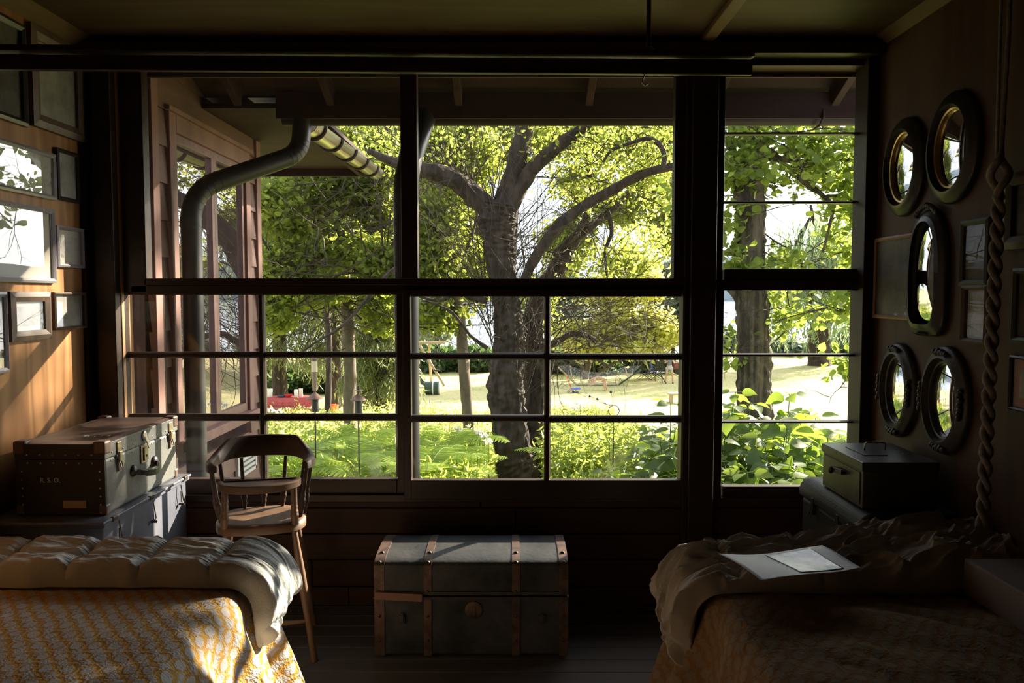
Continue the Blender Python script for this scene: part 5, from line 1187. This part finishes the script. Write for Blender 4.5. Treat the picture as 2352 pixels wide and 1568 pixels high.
protos = [fern_proto(1, 9, .85), fern_proto(2, 8, 1.0), fern_proto(3, 10, .75)]
spots = [(700, 1065, 11), (760, 1080, 10), (815, 1050, 12), (870, 1080, 10.5), (905, 1040, 12.5), (740, 1030, 13.5), (640, 1050, 12), (845, 1010, 14.5), (790, 1010, 15), (980, 1060, 11.5), (1020, 1040, 12.5), (1005, 1060, 11.2), (1015, 1050, 12.5), (1000, 1000, 14.8), (1030, 1010, 14), (1000, 1090, 10), (985, 1095, 9.6), (970, 1100, 9.4), (880, 1110, 9.2), (620, 1095, 10), (690, 1010, 15), (1100, 1010, 14.6), (1345, 1080, 10.5), (1350, 1050, 12)]
where = ['left of the feeder pole', 'just behind the high chair', 'between the two feeder poles', 'right of the second feeder pole', 'against the mullion, left side']
random.seed(50); labs = {}
for i, (px, py, Y) in enumerate(spots):
    p0 = protos[i % 3]; o = p0 if i < 3 else copy_tree(p0)
    x = (px - 1176) / FPX * Y; o.location = (x, Y, gz(Y) + .16 + .1 * (i % 3)); o.rotation_euler = (random.uniform(-.08, .08), random.uniform(-.08, .08), random.uniform(0, 6.28)); s = random.uniform(1.0, 1.35); o.scale = (s, s, s)
    o['label'] = 'arching bright green fern in the garden bed, one of the left group' if px < 920 else 'arching bright green fern in the bed between downspout and big trunk' if px < 1200 else 'bright green fern just right of the big trunk'
    o['group'] = 'ferns left of the mullion' if px < 920 else 'ferns between downspout and trunk' if px < 1200 else 'ferns right of the trunk'
# broad-leaved shrubs close to the wall
def leafdir(C, d, L, Wd, up, drp=.25):
    n = len(C); C = np.array(C); d = np.array(d); d /= np.linalg.norm(d, axis=1)[:, None]; up = np.array(up)
    s = np.cross(d, up); s /= np.linalg.norm(s, axis=1)[:, None]; u = np.cross(s, d); l = np.array(L)[:, None]; w_ = l * Wd
    prof = [(0, .03), (.08, .30), (.22, .47), (.42, .5), (.62, .40), (.82, .20), (1, 0)]
    cen = [C + d * l * f - u * l * drp * f * f for f, _ in prof]
    rt = [c + s * w_ * h + u * w_ * .16 * h for c, (f, h) in zip(cen, prof)]; lf = [c - s * w_ * h + u * w_ * .16 * h for c, (f, h) in zip(cen, prof)]
    V = np.stack(cen + rt[1:-1] + lf[1:-1], 1).reshape(-1, 3); b = np.arange(n)[:, None] * 17; Fl = []
    for i in range(6):
        r0, r1, l0, l1 = 6 + i, 7 + i, 11 + i, 12 + i
        if i == 0: Fl += [[0, r1, 1], [0, 1, l1]]
        elif i == 5: Fl += [[i, r0, 6], [i, 6, l0]]
        else: Fl += [[i, r0, r1], [i, r1, i + 1], [i, l1, l0], [i, i + 1, l1]]
    return V, np.concatenate([b + np.array([f]) for f in Fl], 0)
def shrub(label, base, tips, L, mt='leaf_dark', fill=0):
    bx_, by_ = base; e = thing('broadleaf_shrub', label, 'shrub', (bx_, by_, gz(by_)), group='broad leaved shrubs close to the windows'); C, D, LL, UU = [], [], [], []; m = MB()
    for tp in tips:
        tp = Vector(tp); b = Vector((bx_ + random.uniform(-.2, .2), by_ + random.uniform(-.15, .15), gz(by_))); mid = b.lerp(tp, .5) + Vector((random.uniform(-.08, .08), 0, .12))
        pts = [b * (1 - f) ** 2 + mid * 2 * f * (1 - f) + tp * f * f for f in [i / 10 for i in range(11)]]
        m.tube(pts, [.009 - .0006 * i for i in range(11)], 5, cap=False); az = random.uniform(0, pi)
        for q in range(8):
            f = .34 + .66 * q / 7; j = min(9, int(f * 10)); c = pts[j].lerp(pts[j + 1], f * 10 - j); t = (pts[j + 1] - pts[j]).normalized()
            for s in (0, pi) if q < 7 else (0, pi * .5, pi, pi * 1.5):
                a = az + s + random.uniform(-.3, .3); dv = Vector((cos(a), sin(a), random.uniform(-.65, .2))) + t * .2
                if s == 0 or True:
                    st = c + dv.normalized() * .045; C.append(st); D.append(dv); LL.append(L * (1.1 - .35 * abs(f - .7)) * random.uniform(.75, 1.15) * (.65 if q == 7 else 1)); UU.append((random.gauss(0, .5), random.gauss(0, .5) - .2, 1)); m.bar(c, st, .003, .003)
            az += pi / 2
    V, F = leafdir(C, D, LL, .74, UU); npmesh('leaves', V, F, M[mt], e); m.build('stems', M['stem'], e)
    return e
random.seed(61)
def T(l): return [pix(px + random.uniform(-6, 6), py, Y) for px, py, Y in l] + [pix(px + random.uniform(-45, 45), py + random.uniform(25, 75), Y + random.uniform(-.1, .5)) for px, py, Y in l] + [pix(px + random.uniform(-50, 50), py + random.uniform(5, 60), Y + random.uniform(0, .7)) for px, py, Y in l]
shrub('broad leaved shrub under the right hand window, leftmost stems', (1.62, 5.7), T([(1690, 900, 5.5), (1665, 960, 5.6), (1720, 925, 5.9), (1650, 1010, 5.3), (1700, 1000, 5.5), (1670, 1060, 5.2), (1725, 1050, 5.4), (1690, 1095, 5.2), (1760, 990, 5.9), (1650, 1100, 5.0), (1745, 960, 5.9), (1715, 1085, 5.0), (1680, 930, 5.8)]), .175)
shrub('broad leaved shrub under the right hand window, tallest middle stems', (1.95, 5.6), T([(1812, 905, 5.5), (1780, 960, 5.6), (1840, 950, 5.7), (1760, 1010, 5.3), (1800, 1020, 5.3), (1850, 1020, 5.6), (1780, 1070, 5.1), (1830, 1080, 5.2), (1740, 1090, 5.1), (1860, 1060, 5.5), (1770, 1040, 5.7), (1810, 1100, 5.0), (1870, 1000, 5.7)]), .18)
shrub('broad leaved shrub behind the cash box, right edge of window', (2.55, 6.0), T([(1900, 985, 5.9), (1940, 1010, 5.9), (1880, 1030, 5.8), (1920, 1060, 5.6), (1960, 1040, 5.7), (1950, 1090, 5.4), (1890, 1090, 5.4), (1965, 990, 6.2), (1850, 1100, 5.3), (1910, 1120, 5.3)]), .16)
shrub('dark broad leaved shrub in the lower right pane of the middle sash', (1.28, 5.9), T([(1545, 925, 5.8), (1555, 985, 5.6), (1520, 1010, 5.6), (1470, 1050, 5.7), (1500, 1000, 6.0), (1440, 1075, 5.6), (1545, 1045, 5.3), (1500, 1075, 5.3), (1400, 1085, 5.8), (1560, 1090, 5.1), (1470, 1100, 5.2), (1420, 1110, 5.3), (1580, 960, 5.6), (1590, 1020, 5.3), (1530, 1105, 5.0)]), .165)
# white flower heads
random.seed(71); fl = thing('white_flower_head', 'round white flower head', 'flower', (0, 0, 0))
pts = rng.normal(0, 1, (70, 3)); pts /= np.linalg.norm(pts, axis=1)[:, None]; pts *= np.array([.07, .07, .05])
V, F = kites(pts, 0, .03, .028, flat=.9); ORG[fl.name] = Vector((0, 0, 0)); npmesh('petals', V, F, M['white_flower'], fl, smooth=False)
m = MB(); m.tube([(0, 0, -.75), (.01, 0, -.3), (0, 0, 0)], .005, 4); m.build('stalk', M['stem'], fl)
fspots = [(622, 942, 24, 'white flower head below the red tablecloth, left one of a pair'), (641, 946, 24, 'white flower head below the red tablecloth, right one of a pair'), (668, 958, 21, 'broad white flower head under the picnic table edge'), (1332, 928, 13, 'pale lilac white flower head right of the big trunk, left of the metal ring'), (1320, 937, 13, 'small white flower head beside the larger one right of the trunk'), (1262, 930, 12, 'white flower head half behind the muntin right of the trunk'), (1112, 1000, 10.5, 'white flower head left of the big trunk, upper'), (1122, 1014, 10, 'lilac white flower head left of the big trunk, lower'), (1052, 985, 12, 'white flower head among the fern tips left of the slender trunk'), (1100, 992, 10.8, 'tiny white flower head above the fern between trunks')]
for i, (px, py, Y, lab) in enumerate(fspots):
    o = fl if i == 0 else copy_tree(fl); o.location = at(px, py, Y); o['label'] = lab; s = (1.5 if Y > 20 else .8) * random.uniform(.85, 1.15); o.scale = (s, s, s * .9); o['group'] = 'white flower heads in the bed'

# ================================================================== feeders, ornament
M['rust'] = mat('rusty brown metal', (.13, .085, .07), .55, .5, c2=(.2, .12, .09), scale=30)
M['baffle'] = mat('dark grey stove pipe', (.06, .062, .06), .45, .5)
M['seed'] = mat('pale seed tube', (.75, .66, .5), .5)
M['cedar'] = mat('weathered wood', (.30, .22, .16), .8)
def feeder(px, py, Y, label, tube):
    p = at(px, py, Y); s = Y / FPX; e = thing('bird_feeder', label, 'bird feeder', (p.x, Y, gz(Y)))
    MB().tube([(p.x, Y, gz(Y)), (p.x, Y, p.z + (.02 if not tube else .05))], .009, 8).build('pole', M['iron'], e)
    MB().lathe((p.x, Y, p.z), [(.003, 0), (19 * s, -16 * s), (18.6 * s, -17 * s), (.004, -.01)], 24).build('cone_roof', M['rust'], e, smooth=True)
    MB().lathe((p.x, Y, p.z - 16 * s), [(8.2 * s, 0), (8.5 * s, -31 * s), (.01, -31 * s)], 18).build('baffle_cylinder', M['baffle'], e, smooth=True)
    if tube:
        MB().lathe((p.x, Y, p.z + 2 * s), [(5 * s, 0), (5.5 * s, 20 * s), (6 * s, 46 * s), (.01, 46 * s)], 16).build('lower_tube', M['cedar'], e, smooth=True)
        MB().lathe((p.x, Y, p.z + 46 * s), [(7 * s, 0), (7 * s, 26 * s), (.01, 27 * s)], 16).build('seed_tube', M['seed'], e, smooth=True)
        MB().lathe((p.x, Y, p.z + 72 * s), [(8.5 * s, 0), (8 * s, 4 * s), (.01, 8 * s)], 16).build('cap', M['rust'], e, smooth=True)
    else:
        MB().lathe((p.x, Y, p.z + 5 * s), [(11 * s, 0), (11.5 * s, 1.5 * s), (.01, 1 * s)], 18).build('tray', M['cedar'], e); MB().lathe((p.x, Y, p.z + 6 * s), [(4 * s, 0), (4 * s, 10 * s), (.01, 10 * s)], 12).build('seed_box', M['baffle'], e)
feeder(723, 899, 9.4, 'rusty cone topped bird feeder pole carrying a pale seed tube, left one', True)
feeder(823, 902, 9.4, 'rusty cone topped bird feeder pole with flat tray, right of the tree trunk', False)
c = at(1410, 943, 9); e = thing('garden_ornament', 'thin black metal ring ornament with small balls on rods in the garden bed', 'ornament', (c.x, 9, gz(9)))
s = 9 / FPX; m = MB(); m.tube([(c.x + 12.5 * s * cos(a), 9, c.z + 12.5 * s * sin(a)) for a in [2 * pi * i / 40 for i in range(41)]], .0045, 6, cap=False); m.build('ring', M['iron'], e, smooth=True)
m = MB(); m.tube([(c.x + 9 * s + 2.3 * s * cos(a), 9, c.z + 2 * s + 2.3 * s * sin(a)) for a in [2 * pi * i / 16 for i in range(17)]], .002, 5, cap=False); m.build('small_ring', M['iron'], e)
for bx_, by_ in ((1403, 900), (1372, 916), (1355, 910), (1317, 899)):
    b = at(bx_, by_, 9); m = MB(); m.lathe(tuple(b), [(.001, -.015), (.011, -.011), (.0155, 0), (.011, .011), (.001, .015)], 12); m.build('ball', M['iron'], e, smooth=True)
    m = MB(); m.tube([b, b.lerp(c, .5) + Vector((.01, 0, .01)), c - Vector((.02, 0, -.05))], .002, 4); m.build('rod', M['iron'], e)
MB().tube([(c.x, 9, gz(9)), (c.x, 9, c.z - 12 * s)], .005, 6).build('stake', M['iron'], e)

# ================================================================== the lawn: picnic table, play set, hammock, chairs, people
def gp(px, py):          # point of the flat lawn seen at a pixel
    p = onz(px, py, -3.42); return p
m_, t_, p_, L_ = newmat('red checked cloth'); nn = t_.nodes.new; _tc = nn('ShaderNodeTexCoord'); _c = nn('ShaderNodeTexChecker'); _c.inputs['Scale'].default_value = 14
_c.inputs['Color1'].default_value = (.55, .03, .05, 1); _c.inputs['Color2'].default_value = (.30, .10, .10, 1); L_(_tc.outputs['Object'], _c.inputs[0]); L_(_c.outputs[0], p_.inputs['Base Color']); M['cloth_red'] = m_
TY = 32; tx0, tx1 = at(588, 915, TY).x, at(716, 915, TY).x; tz = at(650, 914, TY).z
e = thing('picnic_table', 'wooden picnic table under a red cloth on the lawn, left', 'table', ((tx0 + tx1) / 2, TY + .4, gz(TY)))
MB().box(tx0 + .05, tx1 - .05, TY + .03, TY + .75, tz - .05, tz - .012).build('table_top', M['cedar'], e)
for x in (tx0 + .3, tx1 - .3):
    for s_ in (-1, 1): m = MB(); m.bar((x, TY + .4 + s_ * .2, tz - .05), (x, TY + .4 + s_ * .55, gz(TY)), .09, .04); m.build('leg', M['cedar'], e)
for s_ in (-1, 1): MB().box(tx0, tx1, TY + .4 + s_ * .62 - .12, TY + .4 + s_ * .62 + .12, gz(TY) + .40, gz(TY) + .44).build('bench_plank', M['cedar'], e)
m = MB(); nx = 40; vs = []
for j, (y, z, fo) in enumerate([(TY - .02, tz - .62, .03), (TY - .01, tz - .3, .02), (TY, tz - .02, 0), (TY + .02, tz, 0), (TY + .78, tz, 0), (TY + .80, tz - .02, 0), (TY + .82, tz - .55, .03)]):
    for i in range(nx + 1): x = tx0 + (tx1 - tx0) * i / nx; vs.append((x, y + fo * sin(i * 1.3), z + (.02 * sin(i * .7) if fo == .03 else 0)))
fs = [(j * (nx + 1) + i, j * (nx + 1) + i + 1, (j + 1) * (nx + 1) + i + 1, (j + 1) * (nx + 1) + i) for j in range(6) for i in range(nx)]
m.add(vs, fs); o = m.build('tablecloth', M['cloth_red'], smooth=True); sm_ = o.modifiers.new('t', 'SOLIDIFY'); sm_.thickness = .004; tag(o, 'red checked cloth over the picnic table', 'tablecloth')
M['white'] = mat('white glazed ware', (.8, .8, .78), .3); M['redpl'] = mat('red plastic', (.6, .04, .04), .35); M['orange'] = mat('orange plastic', (.75, .20, .05), .5); M['navy'] = mat('navy cloth', (.04, .06, .12), .8)
def item(name, label, cat, px, prof, mt, dy=.3): x = at(px, 905, TY + dy).x; tag(MB().lathe((x, TY + dy, tz + .004), prof, 16).build(name, M[mt], smooth=True), label, cat)
item('white_bucket', 'white bucket at the left end of the red picnic table', 'bucket', 619, [(.11, 0), (.13, .33), (.12, .34), (.105, .02), (.001, .02)], 'white')
item('glass_jar', 'clear white jar near the right end of the red picnic table', 'jar', 680, [(.07, 0), (.08, .04), (.08, .26), (.06, .32), (.001, .32)], 'white')
item('pitcher', 'second pale jar right of the clear jar on the picnic table', 'jar', 691, [(.08, 0), (.09, .05), (.08, .28), (.09, .33), (.001, .32)], 'white', .45)
item('red_bowl', 'red bowl in the middle of the picnic table', 'bowl', 663, [(.07, 0), (.17, .08), (.18, .11), (.165, .10), (.06, .02), (.001, .02)], 'redpl')
item('dark_dish', 'dark dish left of the red bowl on the picnic table', 'dish', 647, [(.12, 0), (.2, .05), (.19, .06), (.1, .015), (.001, .012)], 'navy')
b = gp(762, 961); tag(MB().lathe((b.x, b.y, gz(b.y)), [(.22, 0), (.28, .52), (.29, .54), (.26, .53), (.2, .04), (.001, .04)], 20).build('orange_tub', M['orange'], smooth=True), 'orange plastic tub on the grass right of the picnic table', 'tub')
# play set
M['timber'] = mat('sun bleached play set timber', (.42, .32, .22), .8)
b = gp(1000, 886); YS = b.y; g_ = gz(YS); sc_ = YS / FPX
e = thing('swing_set', 'timber swing set on the lawn between downspout and slender trunk', 'swing set', (b.x, YS, g_))
def q(px, py, dy=0): return at(px, py, YS + dy)
for k_, (a_, b_) in enumerate((((962, 790), (1021, 885)), ((985, 787), (990, 870)), ((955, 800), (940, 885)))):
    A = q(*a_); B = q(*b_, (0, 2.2, 0)[k_]); B.z = gz(B.y); m = MB(); m.bar(A, B, .13, .13); m.build('post', M['timber'], e, bevel=.01)
m = MB(); m.bar(q(900, 788), q(1024, 786), .15, .15); m.build('top_beam', M['timber'], e, bevel=.01)
for px in (999, 1008): m = MB(); m.tube([q(px, 788), q(px, 850)], .02, 5); m.build('swing_rope', M['iron'], e)
MB().bar(q(997, 850), q(1010, 850), .22, .05).build('swing_seat', M['pipe'], e)
b = gp(968, 890); M['slidegreen'] = mat('dark green plastic', (.03, .07, .06), .4)
e = thing('play_slide', 'dark slide at the left of the swing set', 'slide', (b.x, b.y, gz(b.y)))
P0, P1, P2 = at(945, 850, b.y), at(966, 878, b.y), at(984, 887, b.y)
for s_ in (0, .5): m = MB(); m.bar(P0 + Vector((0, s_, 0)), P1 + Vector((0, s_, 0)), .05, .22); m.bar(P1 + Vector((0, s_, 0)), P2 + Vector((0, s_, 0)), .05, .16); m.build('side_rail', M['slidegreen'], e)
m = MB(); m.bar(P0 + Vector((0, .25, -.03)), P1 + Vector((0, .25, -.03)), .5, .04); m.bar(P1 + Vector((0, .25, -.03)), P2 + Vector((0, .25, -.03)), .5, .04); m.build('chute', M['slidegreen'], e)
m = MB(); m.bar(P0 + Vector((-.1, .25, 0)), Vector((P0.x - .1, b.y + .25, gz(b.y))), .1, .1); m.build('ladder', M['timber'], e)
b = gp(995, 905); e = thing('play_tunnel', 'dark green play tunnel with pale rims lying on the lawn', 'tunnel', (b.x, b.y, gz(b.y))); r = .32
m = MB(); z = gz(b.y) + r; x0 = at(976, 895, b.y).x; x1 = at(1010, 895, b.y).x
m.tube([(x0, b.y, z), (x1, b.y, z)], r, 20); m.build('tube', M['slidegreen'], e, smooth=True)
for x in (at(995, 895, b.y).x, x1): m = MB(); m.tube([(x - .03, b.y, z), (x + .03, b.y, z)], r * 1.1, 20); m.build('rim', M['white'], e, smooth=True)
# hammock
m_, t_, p_, L_ = newmat('hammock net'); nn = t_.nodes.new; uv = nn('ShaderNodeTexCoord'); wv = nn('ShaderNodeTexVoronoi'); wv.feature = 'DISTANCE_TO_EDGE'; wv.inputs['Scale'].default_value = 16; L_(uv.outputs['Object'], wv.inputs[0])
gt = nn('ShaderNodeMath'); gt.operation = 'LESS_THAN'; gt.inputs[1].default_value = .05; L_(wv.outputs['Distance'], gt.inputs[0]); L_(gt.outputs[0], p_.inputs['Alpha']); p_.inputs['Base Color'].default_value = (.42, .41, .38, 1); M['net'] = m_
HY = 43.5; e = thing('hammock', 'white net hammock on a stand, out on the lawn', 'hammock', (at(1370, 800, HY).x, HY, gz(HY)))
m = MB(); nx, ny = 40, 12; vs = []
for j in range(ny + 1):
    v = j / ny
    for i in range(nx + 1):
        u = i / nx; spread_ = min(1, u / .13, (1 - u) / .16); wv_ = (.08 + .92 * spread_) * 1.1
        xt = 1283 + (1472 - 1283) * u; yt = 843 + 4 * abs(u - .5) * -2 + 14 * sin(pi * u) * .9; P_ = at(xt, yt, HY)
        z = P_.z - .25 * sin(pi * u) - .30 * sin(pi * v) * sin(pi * u); vs.append((P_.x + .35 * (1 - v) * 0, HY + (v - .5) * wv_ * 1.1, z - (1 - v) * .62 * spread_ * .8 + .2 * spread_))
fs = [(j * (nx + 1) + i, j * (nx + 1) + i + 1, (j + 1) * (nx + 1) + i + 1, (j + 1) * (nx + 1) + i) for j in range(ny) for i in range(nx)]
m.add(vs, fs); m.build('net', M['net'], e, smooth=True, fix=False)
for i in (6, 33): a = Vector(vs[i]); c_ = Vector(vs[ny * (nx + 1) + i]); m = MB(); m.bar(a, c_, .06, .05); m.build('spreader_bar', M['timber'], e, bevel=.005)
for pts_ in (((1281, 842), (1325, 884)), ((1473, 848), (1421, 893))): a = at(*pts_[0], HY); c_ = at(*pts_[1], HY); c_.z = gz(HY) + .06; m = MB(); m.tube([a, c_], .05, 8); m.build('stand_arm', M['slidegreen'] if pts_[0][0] > 1400 else M['steel'], e, smooth=True)
m = MB(); a = at(1325, 884, HY); c_ = at(1421, 893, HY); m.tube([(a.x, HY, gz(HY) + .06), (c_.x, HY, gz(HY) + .06)], .05, 8); m.build('stand_base', M['steel'], e)
# lawn chairs
M['sling'] = mat('pale grey sling fabric', (.5, .5, .52), .8); M['sling_blue'] = mat('bright blue sling fabric', (.03, .12, .62), .7); M['tubebk'] = mat('dark tube frame', (.04, .04, .045), .4, .5)
def lounge(label, px, py, mt_back, face=1, h=.95, mt_seat='sling'):
    b = gp(px, py); x, y, z = b.x, b.y, gz(b.y); e = thing('lawn_chair', label, 'chair', (x, y, z)); w_ = .28; f = face
    for s_ in (-1, 1):
        for pts_ in ([(x - f * .45, y + s_ * w_, z), (x + f * .28, y + s_ * w_, z + .55)], [(x + f * .40, y + s_ * w_, z), (x - f * .30, y + s_ * w_, z + .50)], [(x - f * .40, y + s_ * w_, z + .55), (x + f * .35, y + s_ * w_, z + .57)]): m = MB(); m.tube(pts_, .018, 6); m.build('frame_tube', M['tubebk'], e)
    m = MB(); m.bar((x - f * .22, y, z + .36), (x + f * .42, y, z + .42), w_ * 2, .02); m.build('seat', M[mt_seat], e)
    m = MB(); m.bar((x - f * .22, y, z + .38), (x - f * .48, y, z + h), w_ * 2, .02); m.build('backrest', M[mt_back], e)
    return e
lounge('dark reclining lawn chair nearest the hammock end', 1478, 872, 'tubebk', -1, .7, 'tubebk')
lounge('pale sling lawn chair left of the blue one', 1500, 868, 'sling', 1, 1.15)
o = lounge('bright blue backed lawn chair beside the standing person', 1510, 870, 'sling_blue', 1, 1.3)
b = gp(1554, 858); e = thing('garden_cart', 'dark red garden cart behind the standing person', 'cart', (b.x, b.y, gz(b.y)))
MB().box(b.x - .25, b.x + .35, b.y - .25, b.y + .25, gz(b.y) + .3, gz(b.y) + .75).build('tub', mat('dull red metal', (.25, .07, .06), .5), e, bevel=.03)
for s_ in (-1, 1): MB().lathe((b.x, b.y + s_ * .28, gz(b.y) + .18), [(.18, -.02), (.18, .02), (.05, .03)], 14, axis='y').build('wheel', M['tubebk'], e)
b = gp(1556, 924); z = gz(b.y); e = thing('lawn_bench', 'low pale wooden bench at the right edge of the middle sash', 'bench', (b.x, b.y, z))
MB().box(b.x - .45, b.x + .9, b.y - .3, b.y + .3, z + .38, z + .44).build('seat', M['timber'], e, bevel=.01)
for x in (b.x - .3, b.x + .75): MB().box(x - .05, x + .05, b.y - .25, b.y + .25, z, z + .38).build('leg', M['timber'], e)
b = gp(1308, 902); z = gz(b.y); e = thing('beach_chair', 'small red and blue folding chair left of the hammock', 'chair', (b.x, b.y, z))
m = MB(); m.bar((b.x + .1, b.y, z + .2), (b.x - .15, b.y, z + .85), .5, .03, up=(1, 0, 0)); m.build('backrest', M['redpl'], e)
m = MB(); m.bar((b.x + .1, b.y, z + .2), (b.x + .55, b.y, z + .24), .5, .03); m.build('seat', M['sling_blue'], e)
for s_ in (-1, 1): m = MB(); m.tube([(b.x - .1, b.y + s_ * .26, z), (b.x + .1, b.y + s_ * .26, z + .2), (b.x + .5, b.y + s_ * .26, z)], .015, 5); m.build('frame_tube', M['tubebk'], e)

# people: one skinned surface each, clothes as separate shells
M['skin'] = mat('skin', (.62, .38, .27), .55); M['shirt'] = mat('grey blue tank top', (.17, .20, .26), .8); M['shorts'] = mat('light denim shorts', (.40, .50, .56), .8); M['hair'] = mat('dark hair', (.05, .035, .025), .6)
M['floral'] = mat('beige patterned clothing', (.55, .40, .28), .8, c2=(.25, .28, .2), scale=16, lo=.45, hi=.55)
def skinned(name, V_, E_, R_, mt, parent, root=0):
    org = ORG[parent.name]; me = bpy.data.meshes.new(name); me.from_pydata([tuple(Vector(v) - org) for v in V_], E_, []); o = bpy.data.objects.new(name, me); COL.objects.link(o); o.parent = parent
    s = o.modifiers.new('skin', 'SKIN'); s.use_smooth_shade = True
    for i, r in enumerate(R_): me.skin_vertices[0].data[i].radius = (r, r); me.skin_vertices[0].data[i].use_root = (i == root)
    sb = o.modifiers.new('sub', 'SUBSURF'); sb.levels = sb.render_levels = 1; me.materials.append(M[mt] if isinstance(mt, str) else mt); return o
def hand(base, d, side, parent):
    V_, E_, R_ = [base, base + d * .07], [(0, 1)], [.03, .035]; k = 2; s = Vector(side)
    for i, l in enumerate((.065, .078, .08, .07)): o_ = s * (.032 - .021 * i); V_ += [base + d * .085 + o_, base + d * (.085 + l * .6) + o_, base + d * (.08 + l) + o_ + Vector((0, -.015, 0))]; E_ += [(1, k), (k, k + 1), (k + 1, k + 2)]; R_ += [.010, .009, .008]; k += 3
    V_ += [base + d * .03 + s * .04, base + d * .07 + s * .06]; E_ += [(0, k), (k, k + 1)]; R_ += [.011, .009]
    return skinned('hand', V_, E_, R_, 'skin', parent)
b = gp(1537, 880); z = gz(b.y); x, y = b.x, b.y
e = thing('person', 'standing person in grey tank top and light denim shorts, hands raised to the chest', 'person', (x, y, z)); J = lambda a, b_, c_: Vector((x + a, y + b_, z + c_))
V_ = [J(0, 0, .92), J(0, 0, 1.08), J(0, 0, 1.28), J(0, .01, 1.40), J(0, 0, 1.48), J(0, -.01, 1.56), J(0, -.01, 1.66),
      J(-.11, 0, .86), J(-.16, -.01, .48), J(-.19, .02, .10), J(-.19, -.14, .04), J(.11, 0, .86), J(.17, -.01, .48), J(.21, .02, .10), J(.21, -.14, .04),
      J(-.19, 0, 1.38), J(-.26, -.02, 1.14), J(-.12, -.20, 1.30), J(.19, 0, 1.38), J(.27, -.02, 1.14), J(.13, -.20, 1.32)]
E_ = [(0, 1), (1, 2), (2, 3), (3, 4), (4, 5), (5, 6), (0, 7), (7, 8), (8, 9), (9, 10), (0, 11), (11, 12), (12, 13), (13, 14), (3, 15), (15, 16), (16, 17), (3, 18), (18, 19), (19, 20)]
skinned('body', V_, E_, [.13, .11, .13, .10, .055, .085, .07, .10, .062, .042, .035, .10, .062, .042, .035, .05, .04, .03, .05, .04, .03], 'skin', e)
skinned('tank_top', [J(0, 0, .98), J(0, 0, 1.12), J(0, 0, 1.28), J(0, .005, 1.38)], [(0, 1), (1, 2), (2, 3)], [.155, .135, .155, .13], 'shirt', e)
skinned('shorts', [J(0, 0, .95), J(-.12, 0, .84), J(-.14, 0, .72), J(.12, 0, .84), J(.14, 0, .72)], [(0, 1), (1, 2), (0, 3), (3, 4)], [.155, .115, .10, .115, .10], 'shorts', e)
skinned('hair', [J(0, .02, 1.68), J(0, .05, 1.60), J(0, .07, 1.46)], [(0, 1), (1, 2)], [.095, .09, .06], 'hair', e)
hand(J(-.10, -.22, 1.32), Vector((.4, -.2, .8)).normalized(), (1, 0, 0), e); hand(J(.11, -.22, 1.34), Vector((-.4, -.2, .8)).normalized(), (-1, 0, 0), e)
for s_ in (-1, 1): m = MB(); m.lathe((x + s_ * .2, y - .05, z + .0), [(.05, 0), (.055, .04), (.04, .08), (.001, .085)], 12, sx=.8, sy=2.0); m.build('shoe', M['navy'], e, smooth=True)
b = gp(1385, 897); z = gz(b.y); x, y = b.x, b.y
e = thing('person', 'child in patterned clothes bending forward over the front of the hammock', 'person', (x, y, z)); J = lambda a, b_, c_: Vector((x + a, y + b_, z + c_))
V_ = [J(.02, 0, .62), J(-.14, 0, .66), J(-.32, 0, .66), J(-.46, 0, .64), J(-.53, -.01, .62), J(-.62, -.02, .60), J(-.70, -.02, .57),
      J(.04, -.07, .58), J(.05, -.08, .32), J(.09, -.08, .06), J(.0, -.10, .03), J(.08, .07, .58), J(.14, .08, .32), J(.20, .08, .06), J(.11, .06, .03), J(-.44, -.14, .60), J(-.48, -.18, .42), J(-.58, -.16, .30), J(-.42, .14, .60), J(-.46, .2, .42), J(-.56, .2, .32)]
skinned('body', V_, E_, [.11, .10, .11, .08, .045, .085, .06, .085, .055, .036, .03, .085, .055, .036, .03, .042, .034, .026, .042, .034, .026], 'skin', e)
skinned('patterned_top', [J(-.04, 0, .65), J(-.18, 0, .67), J(-.32, 0, .67), J(-.42, 0, .65)], [(0, 1), (1, 2), (2, 3)], [.125, .12, .13, .11], 'floral', e)
skinned('short_trousers', [J(.03, 0, .62), J(.05, -.07, .52), J(.05, -.08, .44), J(.09, .07, .52), J(.11, .08, .44)], [(0, 1), (1, 2), (0, 3), (3, 4)], [.12, .09, .075, .09, .075], 'floral', e)
skinned('hair', [J(-.60, 0, .66), J(-.66, .0, .64), J(-.70, 0, .58)], [(0, 1), (1, 2)], [.085, .09, .07], 'hair', e)
hand(J(-.60, -.16, .29), Vector((-.6, 0, -.8)), (0, 1, 0), e); hand(J(-.58, .2, .31), Vector((-.6, 0, -.8)), (0, -1, 0), e)
